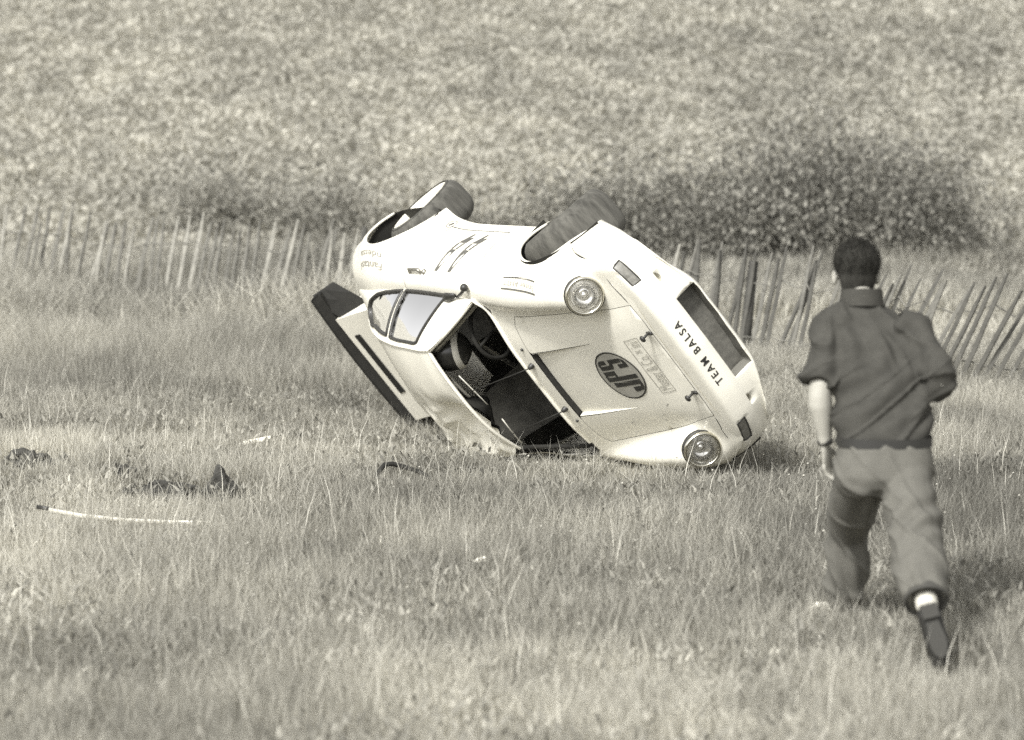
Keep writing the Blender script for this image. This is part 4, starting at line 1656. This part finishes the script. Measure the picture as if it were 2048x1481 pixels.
def scrap(x, y, z, pts, label, th=.004, rot=0.0):
    base = W0(x, y, z)
    n = len(pts)
    V = [(px, py, pz + random.uniform(-.002, .002)) for px, py, pz in pts] + [(px, py, pz - th) for px, py, pz in pts]
    F = [tuple(range(n)), tuple(range(2 * n - 1, n - 1, -1))] + [(i, n + i, n + (i + 1) % n, (i + 1) % n) for i in range(n)]
    o = link('torn_scrap', mesh_from(V, F, False), None, M_scrap)
    o.location = base
    o.rotation_euler = (0, 0, rot)
    tag(o, label, 'scrap', 'pale scraps in the grass')
    return o


M_scrap = mat('white_scrap', .85, .6)
scrap(-.156, 13.75, .11, [(-.034, -.015, -.012), (-.01, -.022, -.004), (.025, -.016, .010), (.034, -.004, .016), (.026, .012, .018), (-.005, .014, .010), (-.03, .004, -.002)], 'small white scrap alone in the grass below the car', .010)
scrap(-1.62, 18.75, .10, [(-.10, -.02, -.02), (-.03, -.025, .0), (.04, -.02, .012), (.10, -.018, .030), (.10, .012, .034), (.03, .018, .018), (-.04, .012, .006), (-.10, .008, -.012)], 'long pale splinter lying in the grass left of the spoiler', .012)
scrap(-2.09, 21.5, .10, [(-.022, -.01, 0), (.01, -.016, .008), (.024, .0, .012), (.006, .014, .008), (-.018, .010, .002)], 'tiny white scrap furthest back, level with the side windows', .010)
scrap(1.345, 12.9, .055, [(-.055, -.03, -.02), (.0, -.045, -.01), (.05, -.03, .0), (.062, .0, .03), (.03, .03, .045), (-.02, .034, .045), (-.06, .012, .02)], 'pale rounded scrap beside the running man\'s front foot', .03)
# ================================================================== the running man
def remesh(b, voxel, smooth_it=6, fold=None):
    """fuse overlapping shapes into one continuous skin"""
    me = mesh_from(b.v, b.f, False, 'form')
    o = bpy.data.objects.new('form', me)
    COL.objects.link(o)
    r = o.modifiers.new('fuse', 'REMESH')
    r.mode = 'VOXEL'
    r.voxel_size = voxel
    s = o.modifiers.new('soften', 'SMOOTH')
    s.factor = .5
    s.iterations = smooth_it
    dg = bpy.context.evaluated_depsgraph_get()
    out = bpy.data.meshes.new_from_object(o.evaluated_get(dg))
    bpy.data.objects.remove(o)
    bpy.data.meshes.remove(me)
    if fold:
        no = [v.normal.copy() for v in out.vertices]
        for v, n in zip(out.vertices, no):
            v.co = v.co + n * fold(v.co)
    out.polygons.foreach_set('use_smooth', [True] * len(out.polygons))
    out.update()
    return out


def ell(b, c, r, rot=None, seg=16):
    c = Vector(c)
    rows = []
    for i in range(seg // 2 + 1):
        a = math.pi * i / (seg // 2)
        row = []
        for k in range(seg):
            t = 2 * math.pi * k / seg
            p = Vector((r[0] * math.sin(a) * math.cos(t), r[1] * math.sin(a) * math.sin(t), r[2] * math.cos(a)))
            if rot is not None:
                p = rot @ p
            row.append(c + p)
        rows.append(row + row[:1])
    b.grid(rows)


def loft(b, secs, seg=24, power=2.3):
    """secs: (centre, half width x, half depth y) stacked ellipses"""
    rows = []
    for c, rx, ry in secs:
        row = []
        for k in range(seg):
            a = 2 * math.pi * k / seg
            ca, sa = math.cos(a), math.sin(a)
            row.append((c[0] + rx * math.copysign(abs(ca) ** (2 / power), ca), c[1] + ry * math.copysign(abs(sa) ** (2 / power), sa), c[2]))
        rows.append(row + row[:1])
    n0 = len(b.v)
    b.grid(rows)
    m = seg + 1
    b.f.append(tuple(n0 + k for k in range(seg))[::-1])
    b.f.append(tuple(n0 + (len(rows) - 1) * m + k for k in range(seg)))


MAN = Vector((1.54, 12.4, float(ground_z(1.54, 12.4))))
man = empty('person', loc=tuple(MAN))
tag(man, 'person in dark short sleeved shirt and trousers running away towards the car', 'person')
M_skin = mat('skin', .36, .6, noise_amt=.06, noise_scale=20)
M_shirt = mat('dark_shirt', .052, .9, .2, .18, 14, bump=.0015, bump_scale=300)
M_trouser = mat('grey_trousers', .12, .9, .2, .14, 10, bump=.0015, bump_scale=300)
M_hair = mat('dark_hair', .030, .95, .08, .45, 22, bump=.005, bump_scale=55, stretch=(2.2, 1, .5))
M_shoe = mat('dark_shoe', .022, .6)
M_sock = mat('pale_sock', .55, .9, noise_amt=.1, noise_scale=60)


def rel(p):
    return Vector(p) - Vector((MAN.x, MAN.y, 0))


# ---- body
b = MB()
Nk, Hd = rel((1.478, 12.68, 1.42)), rel((1.468, 12.76, 1.545))
ell(b, Hd + Vector((0, .005, .022)), (.084, .098, .100))                     # skull
ell(b, Hd + Vector((0, .055, -.045)), (.058, .055, .070))                    # face and jaw
ell(b, Hd + Vector((0, .118, -.025)), (.013, .016, .024))                    # nose
ell(b, Hd + Vector((0, .105, -.072)), (.026, .012, .010))                    # mouth
for s_ in (-1, 1):
    ell(b, Hd + Vector((.092 * s_, .006, -.026)), (.014, .020, .034))        # ears
    ell(b, Hd + Vector((.030 * s_, .098, .002)), (.014, .010, .009))         # eyes
b.tube([Nk + Vector((0, -.01, -.06)), Nk, Hd + Vector((0, -.01, -.04))], [.066, .060, .058], 14)
loft(b, [(rel((1.54, 12.36, .74)), .155, .10), (rel((1.542, 12.42, .90)), .150, .10), (rel((1.53, 12.52, 1.08)), .165, .105), (rel((1.51, 12.60, 1.24)), .175, .105), (rel((1.50, 12.64, 1.34)), .16, .085), (rel((1.485, 12.66, 1.40)), .08, .06)])
LS, LE, LW, LH = rel((1.355, 12.62, 1.315)), rel((1.290, 12.48, 1.085)), rel((1.316, 12.50, .842)), rel((1.326, 12.52, .775))
RS, RE, RW, RH = rel((1.688, 12.58, 1.310)), rel((1.782, 12.39, 1.094)), rel((1.715, 12.66, 1.110)), rel((1.690, 12.73, 1.130))
b.tube([LS, LS.lerp(LE, .5), LE, LE.lerp(LW, .16) + Vector((-.004, 0, 0)), LE.lerp(LW, .34) + Vector((-.007, 0, 0)), LE.lerp(LW, .6) + Vector((-.003, 0, 0)), LE.lerp(LW, .85), LW], [.058, .054, .049, (.056, .050), (.058, .051), (.048, .042), (.037, .031), (.035, .027)], 14)
b.tube([RS, RS.lerp(RE, .5), RE, RE.lerp(RW, .3), RE.lerp(RW, .7), RW], [.056, .050, .041, .046, .034, .027], 12)


def hand(b, wr, d, side, palm_n, k_=1.0):
    """wr wrist, d pointing along the hand, side towards the thumb, palm_n out of the palm"""
    d, side, palm_n = Vector(d).normalized() * k_, Vector(side).normalized() * k_, Vector(palm_n).normalized() * k_
    k = wr + d * .045
    b.tube([wr - d * .01, wr + d * .02, wr + d * .055, wr + d * .088], [(.024, .018), (.032, .016), (.040, .014), (.038, .012)], 12, up=side)
    for i, (o, L_) in enumerate(((.030, .070), (.010, .080), (-.011, .074), (-.030, .056))):
        p0 = wr + d * .080 + side * o
        p1 = p0 + d * L_ * .45 + palm_n * L_ * .12
        p2 = p1 + d * L_ * .30 + palm_n * L_ * .28
        p3 = p2 + d * L_ * .12 + palm_n * L_ * .30
        b.tube([p0, p1, p2, p3], [.0095, .009, .0082, .007], 8)
    t0 = wr + d * .025 + side * .026
    b.tube([t0, t0 + side * .024 + d * .028 + palm_n * .012, t0 + side * .026 + d * .058 + palm_n * .024], [.012, .0105, .008], 8)


hand(b, LW, LH - LW, (.55, .8, 0), (.8, -.5, .1), 1.3)
hand(b, RW, RH - RW, (-.3, .3, .9), (-.9, .3, -.2))
# legs
LHp, LK, LA = rel((1.452, 12.40, .74)), rel((1.445, 12.76, .425)), rel((1.452, 12.88, .085))
RHp, RK, RA = rel((1.632, 12.34, .74)), rel((1.652, 12.08, .465)), rel((1.658, 11.82, .270))
b.tube([LHp, LHp.lerp(LK, .5), LK, LK.lerp(LA, .35), LK.lerp(LA, .8), LA], [.085, .072, .056, .056, .040, .036], 14)
b.tube([RHp, RHp.lerp(RK, .5), RK, RK.lerp(RA, .35), RK.lerp(RA, .8), RA], [.085, .072, .056, .056, .040, .036], 14)
LT = LA + Vector((.0, .17, -.055))
b.tube([LA + Vector((0, -.05, -.045)), LA + Vector((0, .04, -.04)), LT], [.035, .036, .026], 10)
RT = rel((1.712, 11.78, .070))
b.tube([RA, RA.lerp(RT, .5), RT], [.032, .034, .024], 10)
me = remesh(b, .0055, 3)
link('body', me, man, M_skin)


# ---- shirt
def crease(p, sx, sy, sz, seed, w=5.0):
    """narrow ridges like pulled cloth: 0 .. 1"""
    n_ = noise.noise(Vector((p.x * sx + seed, p.y * sy, p.z * sz)))
    return max(0.0, 1 - abs(n_) * w) ** 1.5


def fold_shirt(p):
    q = Vector((p.x * 5, p.y * 3, p.z * 9))
    f = noise.noise(q + Vector((3, 1, 7))) * .016
    # diagonal pulls across the back towards the right waist
    t = (p.z - 1.02) * .9 - (p.x + .02) * .55
    f += .015 * math.sin(t * 52 + 2.0 * noise.noise(p * 6)) * math.exp(-((p.z - 1.03) / .13) ** 2)
    a_ = p.x * .80 + p.z * .60
    c_ = -p.x * .60 + p.z * .80
    lo_ = 1 - float(sstep(p.z, 1.10, 1.24))
    f += .020 * crease(Vector((a_, p.y, c_)), 2.2, 1.5, 10.0, 3.1, 7.0) * lo_
    f += .016 * crease(Vector((a_, p.y, c_)), 7.0, 2, 2.4, 8.4, 7.0) * (1 - lo_)
    f += .010 * math.sin((p.x * .8 + p.z * .25) * 70 + 3 * noise.noise(p * 5)) * math.exp(-((p.z - 1.25) / .09) ** 2)
    return f


b = MB()
loft(b, [(rel((1.548, 12.385, .845)), .190, .134), (rel((1.548, 12.41, .90)), .200, .145), (rel((1.542, 12.48, 1.02)), .208, .148), (rel((1.530, 12.55, 1.15)), .220, .145), (rel((1.515, 12.605, 1.26)), .230, .134), (rel((1.505, 12.63, 1.325)), .216, .108), (rel((1.495, 12.645, 1.375)), .150, .085), (rel((1.482, 12.66, 1.415)), .078, .072), (rel((1.480, 12.665, 1.430)), .068, .066)], 28, 2.4)
Le2 = LS.lerp(LE, .98)
b.tube([LS + Vector((.07, .0, .03)), LS + Vector((-.005, -.01, .0)), LS.lerp(LE, .45), LS.lerp(LE, .82), Le2], [.080, .082, .084, .080, .078], 16)
b.tube([RS + Vector((-.07, .0, .03)), RS + Vector((.01, -.01, 0)), RS.lerp(RE, .45), RE + Vector((.0, -.005, .02)), RE + Vector((-.01, .02, -.005)), RE.lerp(RW, .55)], [.078, .082, .078, .070, .070, .056], 16)
b.tube([LS.lerp(LE, .84), LS.lerp(LE, .92), LS.lerp(LE, 1.02)], [.086, .088, .084], 16)
me = remesh(b, .0085, 7, fold_shirt)
shirt = link('shirt', me, man, M_shirt)
# collar band, shoulder straps
rows = []
for zz, r_, dz in ((0, .090, -.014), (.5, .086, .022), (1, .081, .058)):
    rows.append([(Nk.x + .004 + (r_) * math.cos(a), Nk.y - .012 + (r_ * 1.0) * math.sin(a), Nk.z - .004 + dz - .012 * math.sin(a)) for a in np.linspace(0, 2 * math.pi, 25)])
col_ = MB().grid(rows)
rows2 = [[(x_ * 1.0 + (x_ - Nk.x) * .06, y_ + (y_ - Nk.y) * .06, z_) for x_, y_, z_ in r_] for r_ in rows[::-1]]
col_.grid(rows2).build('collar', M_shirt, shirt)
for s_, base in ((-1, LS), (1, RS)):
    q = base + Vector((.03 * -s_, 0, .062))
    MB().box(q + Vector((0, 0, .012)), (.085, .035, .010), Matrix.Rotation(R_(22) * s_, 3, 'Y')).build('shoulder_strap', M_shirt, shirt, smooth=False)


# ---- trousers
def fold_tr(p):
    f = noise.noise(Vector((p.x * 6, p.y * 4, p.z * 8))) * .008
    f += .009 * math.sin((p.z * .6 - abs(p.x - .0) * .9 + p.y * .6) * 60 + 2.5 * noise.noise(p * 6)) * math.exp(-((p.z - .60) / .10) ** 2)
    a_ = p.x * .72 + p.z * .69
    c_ = -p.x * .69 + p.z * .72
    f += .011 * crease(Vector((a_, p.y, c_)), 9.0, 3, 2.5, 5.2, 7.0)
    f += .008 * math.sin((p.x + .35 * p.z) * 90 + 3 * noise.noise(p * 4)) * (1 - float(sstep(p.z, .30, .50)))
    return f


b = MB()
loft(b, [(rel((1.548, 12.37, .865)), .190, .132), (rel((1.546, 12.365, .80)), .205, .145), (rel((1.544, 12.355, .73)), .208, .152), (rel((1.543, 12.36, .68)), .192, .140), (rel((1.543, 12.37, .645)), .160, .11)], 28, 2.5)
b.tube([LHp + Vector((.0, 0, .0)), LHp.lerp(LK, .5), LK + Vector((0, .0, .0)), LK.lerp(LA, .4), LK.lerp(LA, .75), LK.lerp(LA, .94)], [.105, .106, .092, .092, .088, .080], 18)
b.tube([RHp, RHp.lerp(RK, .5), RK, RK.lerp(RA, .35), RK.lerp(RA, .65), RK.lerp(RA, .86)], [.108, .112, .108, .108, .102, .092], 18)
me = remesh(b, .0085, 7, fold_tr)
tro = link('trousers', me, man, M_trouser)
# dark openings of the turn-ups
for K_, A_, f_, r_ in ((RK, RA, .90, .088), (LK, LA, .97, .076)):
    d = (A_ - K_).normalized()
    c = K_.lerp(A_, f_)
    Mx = Matrix.Translation(c) @ d.to_track_quat('Z', 'Y').to_matrix().to_4x4()
    MB().lathe([(r_ * .98, -.03), (r_ * 1.02, .004), (r_ * .96, .008), (r_ * .86, -.01), (.0, -.015)], Mx, 24).build('turn_up', mat('hem_lining', .05, .9), tro)
# belt
rows = []
for dz in (-.020, .020):
    rows.append([(rel((1.548, 12.378, .868)).x + .199 * math.copysign(abs(math.cos(a)) ** .83, math.cos(a)), rel((1.548, 12.378, .868)).y + .145 * math.copysign(abs(math.sin(a)) ** .83, math.sin(a)), .868 + dz) for a in np.linspace(0, 2 * math.pi, 41)])
MB().grid(rows).build('belt', M_shoe, man)
# hair
b = MB()
ell(b, Hd + Vector((0, -.012, .040)), (.100, .108, .092), seg=20)
ell(b, Hd + Vector((0, .01, .075)), (.082, .085, .062), seg=20)
ell(b, Hd + Vector((0, -.046, -.026)), (.080, .062, .080), seg=20)
ell(b, Hd + Vector((0, -.050, -.092)), (.072, .048, .064), seg=20)
me = remesh(b, .009, 4, lambda p: .0025 * noise.noise(p * 45) + .005 * noise.noise(p * 16))
bm = bmesh.new()
bm.from_mesh(me)
kill = [v for v in bm.verts if v.co.y - Hd.y > .052 and v.co.z - Hd.z < .055]
bmesh.ops.delete(bm, geom=kill, context='VERTS')
bm.to_mesh(me)
bm.free()
hair = link('hair', me, man, M_hair)
# cropped strands standing off the crown
n = 7000
u = rng.normal(0, 1, (n, 3))
u /= np.linalg.norm(u, axis=1)[:, None]
cc = np.array(Hd + Vector((0, -.012, .044)))
P = cc + u * np.array([.096, .106, .094])
k = (P[:, 1] - Hd.y < .07) & (P[:, 2] - Hd.z > -.03)
P, u = P[k], u[k]
n = len(P)
tip = P + u * rng.uniform(.003, .012, (n, 1)) + rng.normal(0, .007, (n, 3))
sd = np.cross(u, rng.normal(0, 1, (n, 3)))
sd /= np.linalg.norm(sd, axis=1)[:, None]
V = np.stack([P - sd * .0012, P + sd * .0012, tip], 1).reshape(-1, 3)
me = fast_mesh('strands', V, np.arange(3 * n).reshape(-1, 3))
link('strands', me, hair, M_hair)['kind'] = 'stuff'
# wrist strap
d = (LW - LE).normalized()
Mx = Matrix.Translation(LW - d * .005) @ d.to_track_quat('Z', 'Y').to_matrix().to_4x4()
MB().lathe([(.030, -.010), (.033, -.009), (.033, .009), (.030, .010)], Mx, 20).build('watch_strap', M_shoe, man)
# socks and shoes
for K_, A_, T_, nm in ((RK, RA, RT, 'r'), (LK, LA, LT, 'l')):
    d = (A_ - K_).normalized()
    s0 = K_.lerp(A_, .66)
    MB().tube([s0, K_.lerp(A_, .84), A_, A_ + d * .012], [.052, .047, .044, .040], 14).build('sock', M_sock, man)
# right shoe hangs from the toe with its sole to the rear; left shoe is planted
b = MB()
hl_, tt = RA + Vector((-.004, -.055, .015)), RT + Vector((0, -.005, 0))
up_ = Vector((0, -1, .15))
b.tube([RA.lerp(RT, -.02), RA.lerp(RT, .14), RA.lerp(RT, .4), RA.lerp(RT, .75), RT + Vector((.004, 0, -.03))], [(.034, .036), (.050, .050), (.050, .048), (.046, .050), (.038, .042)], 14, up=up_)
me = remesh(b, .008, 4)
sh_ = link('shoe', me, man, M_shoe)
ax = (RT - RA).normalized()
nrm = Vector((0, -1, 0))
nrm = (nrm - ax * nrm.dot(ax)).normalized()
wd = ax.cross(nrm)
rows = []
for dn in (.044, .058):
    row = []
    for t in np.linspace(0, 2 * math.pi, 33):
        L_ = .108 * math.cos(t)
        wv = (.036 + .008 * math.cos(t)) * math.sin(t) * (1 - .22 * math.exp(-((L_ + .02) / .04) ** 2))
        row.append(tuple(RA.lerp(RT, .48) + ax * L_ + wd * wv + nrm * dn))
    rows.append(row)
sb = MB().grid(rows)
sb.add(rows[1][:-1], [tuple(range(32))])
sb.box(RA.lerp(RT, .08) + nrm * .062, (.066, .030, .055), Matrix((wd, nrm, ax)).transposed())
sb.build('sole', mat('shoe_sole', .045, .8), sh_, smooth=False)
b = MB()
b.tube([LA + Vector((0, -.06, -.03)), LA + Vector((0, .0, -.02)), LA + Vector((0, .08, -.035)), LT + Vector((0, .02, 0))], [(.042, .04), (.05, .045), (.042, .048), (.026, .036)], 14)
link('shoe', remesh(b, .008, 4), man, M_shoe)
